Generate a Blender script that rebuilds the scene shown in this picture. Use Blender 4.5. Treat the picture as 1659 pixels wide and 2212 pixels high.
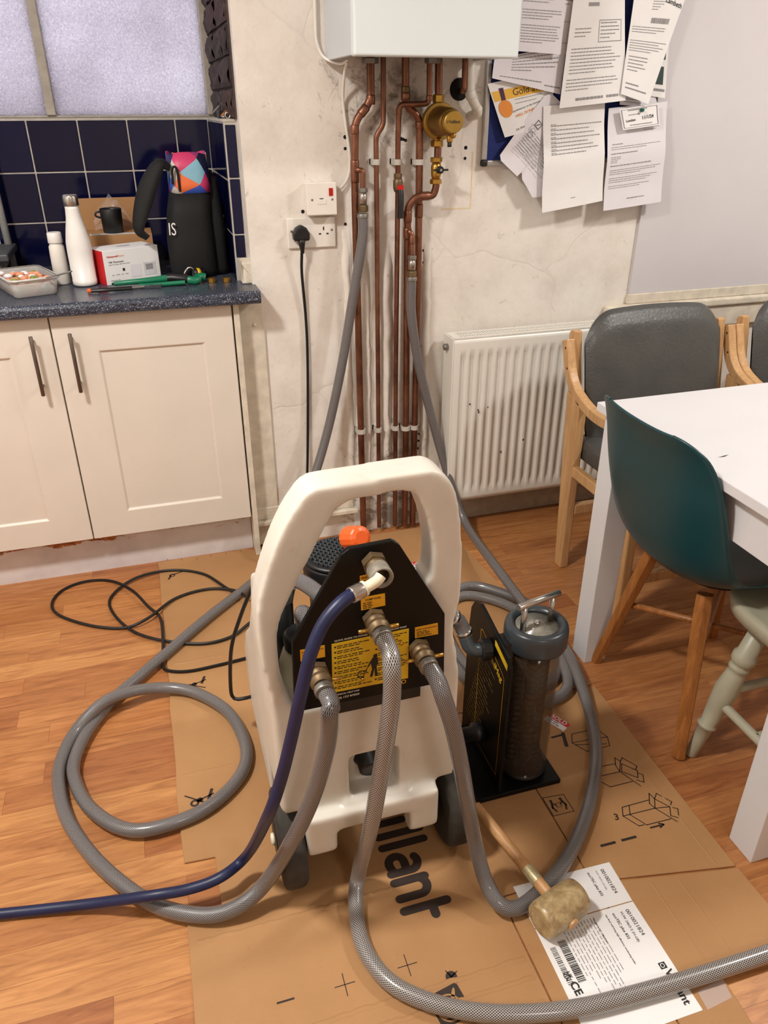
import bpy, bmesh, math, random
from mathutils import Vector, Matrix
random.seed(7)
for o in list(bpy.data.objects): bpy.data.objects.remove(o)
SC = bpy.context.scene
COL = SC.collection
PI = math.pi

# ---------------------------------------------------------------- camera
cam = bpy.data.cameras.new('camera'); camo = bpy.data.objects.new('camera', cam); COL.objects.link(camo)
cam.sensor_fit = 'HORIZONTAL'; cam.sensor_width = 36.0; cam.lens = 36.0 * 1643.5 / 1659.0
cam.clip_start = 0.02
_p, _r, _y = math.radians(28.052), math.radians(-.131), math.radians(16.899)
_f = Vector((math.sin(_y) * math.cos(_p), math.cos(_y) * math.cos(_p), -math.sin(_p)))
_ri = Vector((math.cos(_y), -math.sin(_y), 0)); _u = _ri.cross(_f)
_R = _ri * math.cos(_r) + _u * math.sin(_r); _U = -_ri * math.sin(_r) + _u * math.cos(_r)
_M = Matrix((_R, _U, -_f)).transposed().to_4x4(); _M.translation = (0, 0, 1.3828)
camo.matrix_world = _M
SC.camera = camo

# ---------------------------------------------------------------- world, lights, exposure
W = bpy.data.worlds.new('world'); SC.world = W; W.use_nodes = True
_bg = W.node_tree.nodes['Background']; _bg.inputs[0].default_value = (0.95, 0.965, 0.96, 1); _bg.inputs[1].default_value = 3.2
def area(name, loc, size, power, col, target):
    l = bpy.data.lights.new(name, 'AREA'); l.shape = 'DISK'; l.size = size; l.energy = power; l.color = col
    o = bpy.data.objects.new(name, l); COL.objects.link(o); o.location = loc
    d = Vector(target) - Vector(loc); o.rotation_euler = d.to_track_quat('-Z', 'Y').to_euler()
    return o
area('ceiling_or_fill_light', (-0.75, 0.95, 2.44), 0.26, 48, (1.0, 0.965, 0.925), (-0.65, 1.0, 0))
area('ceiling_or_fill_light', (2.30, 0.95, 2.44), 0.26, 32, (1.0, 0.97, 0.935), (2.2, 1.0, 0))
area('ceiling_or_fill_light', (0.6, -1.3, 2.44), 0.5, 13, (1.0, 0.97, 0.935), (0.6, -1.2, 0))  # added fill light behind the camera, not a lamp of the room
SC.view_settings.view_transform = 'Standard'; SC.view_settings.look = 'None'
SC.view_settings.gamma = 1.0; SC.view_settings.use_curve_mapping = False
SC.view_settings.exposure = 0.13

# ---------------------------------------------------------------- materials
def lin(c):
    return tuple(((v / 255) / 12.92 if v / 255 <= .04045 else ((v / 255 + .055) / 1.055) ** 2.4) for v in c[:3]) + (1,)
MATS = {}
class NT:
    def __init__(s, name):
        s.m = bpy.data.materials.new(name); s.m.use_nodes = True; s.t = s.m.node_tree; s.n = s.t.nodes; s.l = s.t.links
        s.b = s.n['Principled BSDF']; s.out = s.n['Material Output']; MATS[name] = s.m
    def new(s, typ, **kw):
        n = s.n.new(typ)
        for k, v in kw.items(): setattr(n, k, v)
        return n
    def link(s, a, b): s.l.new(a, b)
    def val(s, sock, v):
        if hasattr(v, 'default_value') or hasattr(v, 'is_output'): s.l.new(v, sock)
        else: sock.default_value = v
    def coord(s, kind='Object', scale=(1, 1, 1), rot=(0, 0, 0), loc=(0, 0, 0)):
        tc = s.new('ShaderNodeTexCoord'); mp = s.new('ShaderNodeMapping')
        mp.inputs['Scale'].default_value = scale; mp.inputs['Rotation'].default_value = rot; mp.inputs['Location'].default_value = loc
        s.link(tc.outputs[kind], mp.inputs[0]); return mp.outputs[0]
    def noise(s, vec, scale, detail=4, rough=.55, dist=0):
        n = s.new('ShaderNodeTexNoise'); n.inputs['Scale'].default_value = scale; n.inputs['Detail'].default_value = detail
        n.inputs['Roughness'].default_value = rough; n.inputs['Distortion'].default_value = dist
        if vec is not None: s.link(vec, n.inputs['Vector'])
        return n.outputs['Fac']
    def ramp(s, fac, stops, interp='LINEAR'):
        n = s.new('ShaderNodeValToRGB'); cr = n.color_ramp; cr.interpolation = interp
        while len(cr.elements) < len(stops): cr.elements.new(.5)
        for e, (p, c) in zip(cr.elements, stops):
            e.position = p; e.color = c if len(c) == 4 and max(c) <= 1.0 else lin(c)
        s.link(fac, n.inputs[0]); return n.outputs[0]
    def mix(s, fac, a, b, blend='MIX'):
        n = s.new('ShaderNodeMix', data_type='RGBA', blend_type=blend)
        s.val(n.inputs[0], fac); s.val(n.inputs[6], a); s.val(n.inputs[7], b); return n.outputs[2]
    def math(s, op, a, b=0.0, c=None, clamp=False):
        n = s.new('ShaderNodeMath', operation=op); n.use_clamp = clamp
        s.val(n.inputs[0], a); s.val(n.inputs[1], b)
        if c is not None: s.val(n.inputs[2], c)
        return n.outputs[0]
    def bump(s, h, strength=.3, dist=.002):
        n = s.new('ShaderNodeBump'); n.inputs['Strength'].default_value = strength; n.inputs['Distance'].default_value = dist
        s.link(h, n.inputs['Height']); s.link(n.outputs[0], s.b.inputs['Normal']); return n
    def base(s, v): s.val(s.b.inputs['Base Color'], v)
    def set(s, **k):
        for a, v in k.items(): s.val(s.b.inputs[a.replace('_', ' ')], v)
        return s

def plain(name, rgb, rough=.5, metal=0, var=.12, vscale=30, bump=0, bscale=200, spec=None, coat=0):
    """one colour with fine mottled variation"""
    t = NT(name); c = lin(rgb); co = t.coord()
    n = t.noise(co, vscale, 4)
    lo = tuple(max(0, x * (1 - var)) for x in c[:3]) + (1,); hi = tuple(min(1, x * (1 + var)) for x in c[:3]) + (1,)
    t.base(t.ramp(n, [(.3, lo), (.7, hi)]))
    t.set(Roughness=rough, Metallic=metal)
    if spec is not None: t.b.inputs['Specular IOR Level'].default_value = spec
    if coat: t.b.inputs['Coat Weight'].default_value = coat
    if bump: t.bump(t.noise(co, bscale, 3), bump, .001)
    return t.m

def m_plaster():
    t = NT('old_plaster'); co = t.coord()
    big = t.noise(co, 1.6, 5, .6); mid = t.noise(co, 9, 6, .65); fine = t.noise(co, 70, 4)
    c = t.ramp(mid, [(.25, (216, 208, 198)), (.5, (230, 223, 213)), (.75, (238, 232, 223))])
    c = t.mix(t.math('MULTIPLY', t.ramp(big, [(.45, (0, 0, 0)), (.72, (255, 255, 255))]), .18), c, lin((212, 194, 170)))
    # grime close to the pipe run and at the foot of the wall
    sep = t.new('ShaderNodeSeparateXYZ'); tc = t.new('ShaderNodeTexCoord'); t.link(tc.outputs['Object'], sep.inputs[0])
    def bell(sock, c0, w): # 1 at c0 falling to 0 at distance w
        return t.math('SUBTRACT', 1.0, t.math('DIVIDE', t.math('ABSOLUTE', t.math('SUBTRACT', sock, c0)), w), clamp=True)
    zone = t.math('MULTIPLY', bell(sep.outputs[0], .76, .30), bell(sep.outputs[2], 1.40, .30))
    zone2 = t.math('MULTIPLY', bell(sep.outputs[0], .75, .24), bell(sep.outputs[2], .05, .45))
    zone = t.math('MAXIMUM', t.math('MULTIPLY', zone, .75), t.math('MULTIPLY', zone2, 1.1))
    n2 = t.noise(co, 22, 6, .7, .6)
    dirt = t.ramp(t.math('ADD', n2, t.math('MULTIPLY', zone, .32)), [(.62, (0, 0, 0)), (.82, (255, 255, 255))])
    c = t.mix(t.math('MULTIPLY', dirt, .8), c, lin((92, 76, 60)))
    c = t.mix(t.math('MULTIPLY', t.ramp(fine, [(.68, (0, 0, 0)), (.78, (255, 255, 255))]), .15), c, lin((150, 135, 118)))
    # old plaster edges: thin crack lines
    v = t.new('ShaderNodeTexVoronoi', feature='DISTANCE_TO_EDGE'); v.inputs['Scale'].default_value = 1.3
    dn = t.new('ShaderNodeMix', data_type='VECTOR'); dn.inputs[0].default_value = .12
    nn = t.new('ShaderNodeTexNoise'); nn.inputs['Scale'].default_value = 6; t.link(co, nn.inputs['Vector'])
    t.link(co, dn.inputs[4]); t.link(nn.outputs['Color'], dn.inputs[5]); t.link(dn.outputs[1], v.inputs['Vector'])
    crack = t.ramp(v.outputs['Distance'], [(0, (255, 255, 255)), (.006, (0, 0, 0))])
    c = t.mix(t.math('MULTIPLY', crack, .10), c, lin((170, 155, 135)))
    t.base(c); t.set(Roughness=.62)
    h = t.math('ADD', t.math('MULTIPLY', mid, .7), t.math('MULTIPLY', fine, .12))
    h = t.math('SUBTRACT', h, t.math('MULTIPLY', crack, .12))
    t.bump(h, .55, .01)
    return t.m

def m_wood_floor():
    t = NT('laminate_wood'); oi = t.new('ShaderNodeObjectInfo')
    r = oi.outputs['Random']
    tc = t.new('ShaderNodeTexCoord'); mp = t.new('ShaderNodeMapping'); t.link(tc.outputs['Object'], mp.inputs[0])
    off = t.new('ShaderNodeCombineXYZ'); t.link(t.math('MULTIPLY', r, 37.0), off.inputs[0]); t.link(t.math('MULTIPLY', r, 91.0), off.inputs[1])
    t.link(off.outputs[0], mp.inputs['Location']); mp.inputs['Scale'].default_value = (1.0, 9.0, 1.0)
    g = t.noise(mp.outputs[0], 6, 5, .6, 1.3)
    mp2 = t.new('ShaderNodeMapping'); mp2.inputs['Scale'].default_value = (3, 70, 1); t.link(tc.outputs['Object'], mp2.inputs[0]); t.link(off.outputs[0], mp2.inputs['Location'])
    f = t.noise(mp2.outputs[0], 5, 3, .6)
    c1 = t.ramp(g, [(.22, (144, 96, 60)), (.45, (180, 128, 82)), (.62, (198, 146, 97)), (.85, (212, 166, 116))])
    tint = t.ramp(r, [(0, (212, 182, 164)), (.3, (242, 226, 206)), (.55, (224, 200, 178)), (.8, (255, 246, 226)), (1, (236, 212, 190))])
    c = t.mix(1.0, c1, tint, 'MULTIPLY')
    c = t.mix(t.math('MULTIPLY', t.ramp(f, [(.56, (0, 0, 0)), (.74, (255, 255, 255))]), .3), c, lin((124, 76, 52)))
    t.base(c); t.set(Roughness=t.math('ADD', .34, t.math('MULTIPLY', f, .14)))
    t.bump(f, .1, .0006)
    return t.m

def m_wood(name, a, b, axis=2, rough=.42):
    t = NT(name); sc = [22, 22, 22]; sc[axis] = 1.6
    co = t.coord('Object', tuple(sc)); g = t.noise(co, 3, 5, .6, .8); co2 = t.coord('Object', tuple(x * 4 for x in sc)); f = t.noise(co2, 5, 2)
    c = t.ramp(g, [(.3, a), (.7, b)])
    c = t.mix(t.math('MULTIPLY', t.ramp(f, [(.5, (0, 0, 0)), (.75, (255, 255, 255))]), .25), c, lin(tuple(x * .6 for x in a)))
    t.base(c); t.set(Roughness=rough); return t.m

def m_card():
    t = NT('brown_cardboard'); co = t.coord()
    n = t.noise(co, 2.2, 5, .6); f = t.noise(t.coord('Object', (1, 14, 1)), 40, 3); p = t.noise(co, 120, 2)
    c = t.ramp(n, [(.3, (164, 121, 78)), (.7, (184, 140, 93))])
    c = t.mix(t.math('MULTIPLY', f, .18), c, lin((140, 100, 66)))
    c = t.mix(t.math('MULTIPLY', t.ramp(p, [(.7, (0, 0, 0)), (.8, (255, 255, 255))]), .2), c, lin((96, 62, 36)))
    t.base(c); t.set(Roughness=.66); t.b.inputs['Specular IOR Level'].default_value = .35
    t.bump(t.math('ADD', n, t.math('MULTIPLY', f, .12)), .25, .006)
    return t.m

def m_braid(name, gap, line, n=26, k=235.0, w=.17, tint=0.0):
    t = NT(name); tc = t.new('ShaderNodeTexCoord'); sep = t.new('ShaderNodeSeparateXYZ'); t.link(tc.outputs['UV'], sep.inputs[0])
    u = t.math('MULTIPLY', sep.outputs[0], k); v = t.math('MULTIPLY', sep.outputs[1], float(n))
    def line_(s):
        a = t.math('FRACT', t.math('ADD', u, v) if s > 0 else t.math('SUBTRACT', u, v))
        return t.math('SUBTRACT', 1.0, t.math('DIVIDE', t.math('ABSOLUTE', t.math('SUBTRACT', a, .5)), w), clamp=True)
    m = t.math('MAXIMUM', line_(1), line_(-1)); m = t.ramp(m, [(.1, (0, 0, 0)), (.45, (255, 255, 255))])
    dirt = t.noise(t.coord('Object'), 5, 3)
    c = t.mix(m, lin(gap), lin(line))
    c = t.mix(t.math('MULTIPLY', dirt, .25), c, lin((110, 100, 92)))
    t.base(c); t.set(Roughness=.3); t.b.inputs['Coat Weight'].default_value = .5; t.b.inputs['Coat Roughness'].default_value = .12
    t.bump(m, .2, .0006)
    return t.m

def m_copper():
    t = NT('aged_copper'); co = t.coord('Object', (1, 1, .5)); n = t.noise(co, 9, 6, .7, .5); n2 = t.noise(co, 40, 4)
    c = t.ramp(n, [(.3, (86, 56, 42)), (.5, (132, 88, 68)), (.72, (170, 122, 98))])
    c = t.mix(t.math('MULTIPLY', t.ramp(n2, [(.6, (0, 0, 0)), (.75, (255, 255, 255))]), .35), c, lin((80, 48, 32)))
    t.base(c); t.set(Roughness=t.math('ADD', .22, t.math('MULTIPLY', n, .3)), Metallic=.85); return t.m

def m_worktop():
    t = NT('speckled_laminate'); co = t.coord()
    v = t.noise(co, 300, 2, .5); n = t.noise(co, 220, 2, .5); b = t.noise(co, 60, 3)
    c = t.ramp(b, [(.3, (38, 42, 54)), (.7, (56, 62, 76))])
    c = t.mix(t.ramp(v, [(.57, (0, 0, 0)), (.66, (255, 255, 255))]), c, lin((150, 156, 168)))
    c = t.mix(t.ramp(n, [(.62, (0, 0, 0)), (.7, (255, 255, 255))]), c, lin((16, 18, 26)))
    t.base(c); t.set(Roughness=.3); return t.m

def m_glass_obscure():
    t = NT('obscure_glass'); co = t.coord(); n = t.noise(co, 170, 3, .55, .8); n2 = t.noise(co, 3, 3)
    b = t.new('ShaderNodeBump'); b.inputs['Strength'].default_value = 1.0; b.inputs['Distance'].default_value = .012; t.link(n, b.inputs['Height'])
    tr = t.new('ShaderNodeBsdfTranslucent'); gl = t.new('ShaderNodeBsdfGlossy'); gl.inputs['Roughness'].default_value = .22
    tr.inputs['Color'].default_value = (.80, .80, .82, 1)
    t.link(t.mix(1.0, t.ramp(n2, [(.3, (206, 200, 208)), (.7, (232, 228, 236))]), t.ramp(n, [(.35, (220, 218, 222)), (.5, (236, 235, 238)), (.66, (255, 255, 255))]), 'MULTIPLY'), tr.inputs['Color'])
    t.link(b.outputs[0], tr.inputs['Normal']); t.link(b.outputs[0], gl.inputs['Normal'])
    ms = t.new('ShaderNodeMixShader'); ms.inputs[0].default_value = .14
    t.link(tr.outputs[0], ms.inputs[1]); t.link(gl.outputs[0], ms.inputs[2]); t.link(ms.outputs[0], t.out.inputs[0]); return t.m

def m_clear(name, col=(1, 1, 1), alpha=.25, rough=.05):
    t = NT(name); t.base(lin(col)); t.set(Roughness=rough, Alpha=alpha); t.m.use_nodes = True; return t.m

def m_poly(): # milky polyethylene
    t = NT('milky_polyethylene'); co = t.coord(); n = t.noise(co, 6, 4); f = t.noise(co, 28, 5, .7)
    c = t.ramp(n, [(.3, (204, 198, 184)), (.7, (220, 215, 204))])
    c = t.mix(t.math('MULTIPLY', t.ramp(f, [(.6, (0, 0, 0)), (.8, (255, 255, 255))]), .18), c, lin((150, 120, 84)))
    t.base(c); t.set(Roughness=.36); t.b.inputs['Subsurface Weight'].default_value = .25
    t.b.inputs['Subsurface Radius'].default_value = (.012, .009, .006); t.b.inputs['Subsurface Scale'].default_value = 1.0; return t.m

def m_vinyl():
    t = NT('grey_vinyl'); co = t.coord(); n = t.noise(co, 110, 4, .6, .4)
    c = t.ramp(t.noise(co, 8, 3), [(.3, (68, 68, 66)), (.7, (80, 80, 77))]); t.base(c); t.set(Roughness=.38); t.bump(n, .5, .003); return t.m

def m_diamonds():
    t = NT('harlequin_fabric'); tc = t.new('ShaderNodeTexCoord'); sep = t.new('ShaderNodeSeparateXYZ'); t.link(tc.outputs['UV'], sep.inputs[0])
    u = t.math('MULTIPLY', sep.outputs[0], 7.0); v = t.math('MULTIPLY', sep.outputs[1], 1.7)
    a = t.math('FLOOR', t.math('ADD', u, v)); b = t.math('FLOOR', t.math('SUBTRACT', u, v))
    cv = t.new('ShaderNodeCombineXYZ'); t.link(a, cv.inputs[0]); t.link(b, cv.inputs[1])
    wn = t.new('ShaderNodeTexWhiteNoise'); t.link(cv.outputs[0], wn.inputs['Vector'])
    t.base(t.ramp(wn.outputs['Value'], [(0, (38, 40, 92)), (.14, (206, 60, 108)), (.3, (236, 116, 66)), (.44, (136, 186, 206)), (.58, (204, 200, 190)), (.7, (60, 92, 190)), (.82, (150, 58, 110)), (.92, (26, 30, 56))], 'CONSTANT'))
    t.set(Roughness=.45); return t.m

def m_tile():
    t = NT('navy_glazed_tile'); oi = t.new('ShaderNodeObjectInfo')
    c = t.ramp(oi.outputs['Random'], [(0, (7, 10, 42)), (1, (12, 15, 52))]); t.base(c); t.set(Roughness=.1); t.b.inputs['Specular IOR Level'].default_value = .4
    t.bump(t.noise(t.coord(), 14, 3), .12, .003); return t.m

def m_brick():
    t = NT('sooty_brick'); co = t.coord(); n = t.noise(co, 30, 5, .7); oi = t.new('ShaderNodeObjectInfo')
    c = t.ramp(n, [(.3, (30, 25, 27)), (.6, (62, 50, 50)), (.8, (104, 88, 84))])
    c = t.mix(t.math('MULTIPLY', oi.outputs['Random'], .35), c, lin((88, 56, 48))); t.base(c); t.set(Roughness=.85); t.bump(n, .8, .008); return t.m

def m_mallet():
    t = NT('rawhide'); co = t.coord(); n = t.noise(co, 34, 6, .7, .4); f = t.noise(co, 60, 4)
    c = t.ramp(n, [(.25, (112, 86, 54)), (.45, (158, 134, 94)), (.62, (190, 168, 126)), (.8, (142, 116, 76))])
    c = t.mix(t.math('MULTIPLY', t.ramp(f, [(.6, (0, 0, 0)), (.72, (255, 255, 255))]), .4), c, lin((92, 62, 30)))
    t.base(c); t.set(Roughness=.32); return t.m

def m_plinth():
    t = NT('chipped_white_board'); co = t.coord('Object', (1, 1, 2.2)); n = t.noise(co, 7, 6, .68, .5)
    sep = t.new('ShaderNodeSeparateXYZ'); tc = t.new('ShaderNodeTexCoord'); t.link(tc.outputs['Object'], sep.inputs[0])
    up = t.math('MULTIPLY', t.math('SUBTRACT', sep.outputs[2], .085), 4.2, clamp=True)
    chip = t.ramp(t.math('ADD', n, up), [(.69, (0, 0, 0)), (.71, (255, 255, 255))])
    c = t.ramp(t.noise(t.coord(), 12, 4), [(.3, (206, 198, 196)), (.7, (226, 220, 218))])
    c = t.mix(chip, c, t.ramp(t.noise(t.coord(), 50, 3), [(.3, (120, 58, 18)), (.7, (196, 124, 60))])); t.base(c); t.set(Roughness=.5); return t.m

def m_food():
    t = NT('rice_and_salmon'); co = t.coord(); v = t.new('ShaderNodeTexVoronoi'); v.inputs['Scale'].default_value = 75; t.link(co, v.inputs['Vector'])
    wn = t.new('ShaderNodeSeparateColor'); t.link(v.outputs['Color'], wn.inputs[0])
    t.base(t.ramp(wn.outputs[0], [(0, (206, 140, 110)), (.3, (230, 178, 148)), (.5, (224, 214, 200)), (.66, (150, 150, 74)), (.85, (108, 116, 50))], 'CONSTANT'))
    t.set(Roughness=.5); t.bump(v.outputs['Distance'], .8, .004); return t.m

PLASTER = m_plaster(); FLOORW = m_wood_floor(); CARD = m_card(); COPPER = m_copper(); WORKTOP = m_worktop(); OBSC = m_glass_obscure()
POLY = m_poly(); VINYL = m_vinyl(); HARLEQ = m_diamonds(); TILE = m_tile(); BRICK = m_brick(); RAWHIDE = m_mallet(); PLINTH = m_plinth(); FOOD = m_food()
HOSE = m_braid('braided_grey_hose', (34, 32, 33), (166, 163, 163), n=24, k=210, w=.13)
HOSE2 = m_braid('braided_clear_hose', (26, 23, 22), (206, 200, 194), n=22, k=190, w=.15)
BEECH = m_wood('beech_wood', (184, 140, 92), (210, 168, 118)); OAK = m_wood('oak_legs', (138, 84, 38), (176, 114, 58)); BEECHX = m_wood('mallet_shaft_wood', (180, 132, 84), (212, 164, 112), 1)
CREAM = plain('cream_cabinet_paint', (222, 212, 199), .42, var=.03, vscale=6)
WHITEP = plain('white_paint', (226, 222, 214), .4, var=.05, vscale=10)
TRIMP = plain('aged_white_gloss', (216, 206, 188), .4, var=.14, vscale=26, bump=.2, bscale=60)
BOILERW = plain('boiler_white', (222, 231, 232), .28, var=.015, vscale=4)
BOILERS = plain('boiler_side_grey', (202, 209, 214), .4, var=.02, vscale=4)
RADW = plain('radiator_enamel', (230, 226, 216), .32, var=.03, vscale=8)
TABLEW = plain('table_white', (216, 215, 216), .36, var=.02, vscale=5)
LILAC = plain('smooth_board_paint', (208, 204, 206), .5, var=.03, vscale=3)
CEILP = plain('ceiling_paint', (226, 222, 214), .8, var=.02)
PAPER = plain('white_paper', (232, 230, 228), .6, var=.02, vscale=14)
PAPERG = plain('greyish_paper', (222, 218, 222), .6, var=.02, vscale=14)
INK = plain('black_ink', (26, 24, 22), .6, var=.05)
GREYINK = plain('grey_print', (140, 137, 138), .7, var=.1)
BROWNINK = plain('brown_black_print', (44, 30, 22), .65, var=.15, vscale=60)
BLACKP = plain('black_plastic', (18, 18, 19), .42, var=.2)
BLACKG = plain('glossy_black_panel', (6, 6, 6), .42, var=.2, spec=.25)
RUBBER = plain('worn_rubber', (52, 48, 42), .8, var=.3, vscale=40, bump=.3, bscale=60)
DARKGREY = plain('dark_grey_plastic', (58, 64, 68), .3, var=.08)
YELLOW = plain('yellow_print', (226, 184, 36), .4, var=.06)
AMBER = plain('amber_label', (226, 162, 30), .4, var=.06)
ORANGE = plain('orange_plastic', (238, 98, 34), .38, var=.05)
BRASS = plain('brass', (190, 148, 70), .28, .9, var=.14, vscale=24)
DULLBRASS = plain('dull_brass', (120, 100, 72), .48, .65, var=.22, vscale=30)
GOLDP = plain('gold_painted_brass', (176, 140, 66), .34, .7, var=.08)
STEEL = plain('brushed_steel', (196, 192, 186), .24, .95, var=.08)
CHROME = plain('chrome', (214, 212, 208), .12, 1.0, var=.03)
GREYMET = plain('grey_zinc', (150, 148, 142), .38, .8, var=.2)
HANDLEM = plain('bronze_grey_handle', (112, 98, 88), .34, .8, var=.1)
BLUEHOSE = plain('blue_rubber_hose', (21, 30, 68), .42, var=.16, vscale=18)
WHITEPL = plain('white_plastic', (232, 226, 216), .34, var=.03)
OLDWHITE = plain('ivory_plastic', (232, 224, 196), .42, var=.06)
BOTTLEW = plain('white_powder_coat', (232, 228, 222), .38, var=.02)
REDP = plain('red_plastic', (196, 18, 18), .3, var=.1)
NAVYF = plain('blue_felt', (26, 42, 108), .85, var=.15, vscale=120)
ALU = plain('aluminium', (188, 186, 182), .36, .8, var=.05)
TEAL = plain('teal_plastic', (16, 62, 68), .36, var=.06, vscale=6)
SAGE = plain('sage_paint', (172, 168, 146), .38, var=.05, vscale=14)
BLACKF = plain('black_fabric', (6, 6, 7), .75, var=.3, vscale=50, bump=.3, bscale=300)
GREENP = plain('green_grip', (18, 112, 78), .35, var=.08)
FRAMEG = plain('painted_window_frame', (168, 160, 148), .5, var=.14, vscale=30)
GROUT = plain('pale_grout', (186, 180, 170), .8, var=.12)
GOLDPRINT = plain('gold_print', (230, 178, 62), .6, var=.05)
ORPRINT = plain('orange_print', (226, 140, 50), .6, var=.05)
PURPLE = plain('purple_print', (72, 30, 66), .6, var=.05)
GREENPR = plain('dark_green_print', (36, 60, 54), .6, var=.05)
REDPRINT = plain('red_print', (200, 32, 36), .5, var=.05)
HOLE = plain('dark_hole', (14, 11, 10), .9, var=.2)
PIPEW = plain('white_pvc', (214, 208, 198), .4, var=.05)
CLIPW = plain('grey_white_clip', (196, 190, 180), .5, var=.08)
CABLEB = plain('black_cable', (16, 15, 15), .45, var=.1)
GREYPL = plain('pale_grey_plastic', (150, 150, 148), .5, var=.08)
DIRTYPL = plain('dirty_grey_plastic', (134, 126, 112), .55, var=.25, vscale=60)
STAIN = plain('ochre_stain', (222, 204, 168), .65, var=.1)
FOILLAB = plain('pale_gold_foil', (200, 188, 148), .3, .5, var=.2, vscale=80)
GREYDK = plain('dark_drainer_plastic', (64, 66, 70), .5, var=.1)
PEACH = plain('pipe_lagging_white', (224, 218, 208), .5, var=.06)
SMOKE = m_clear('clear_filter_tube', (96, 76, 58), .30, .06)
CLEARPL = m_clear('clear_food_tub', (226, 222, 218), .45, .25)
FILM = m_clear('plastic_film', (236, 236, 240), .16, .15)

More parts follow.
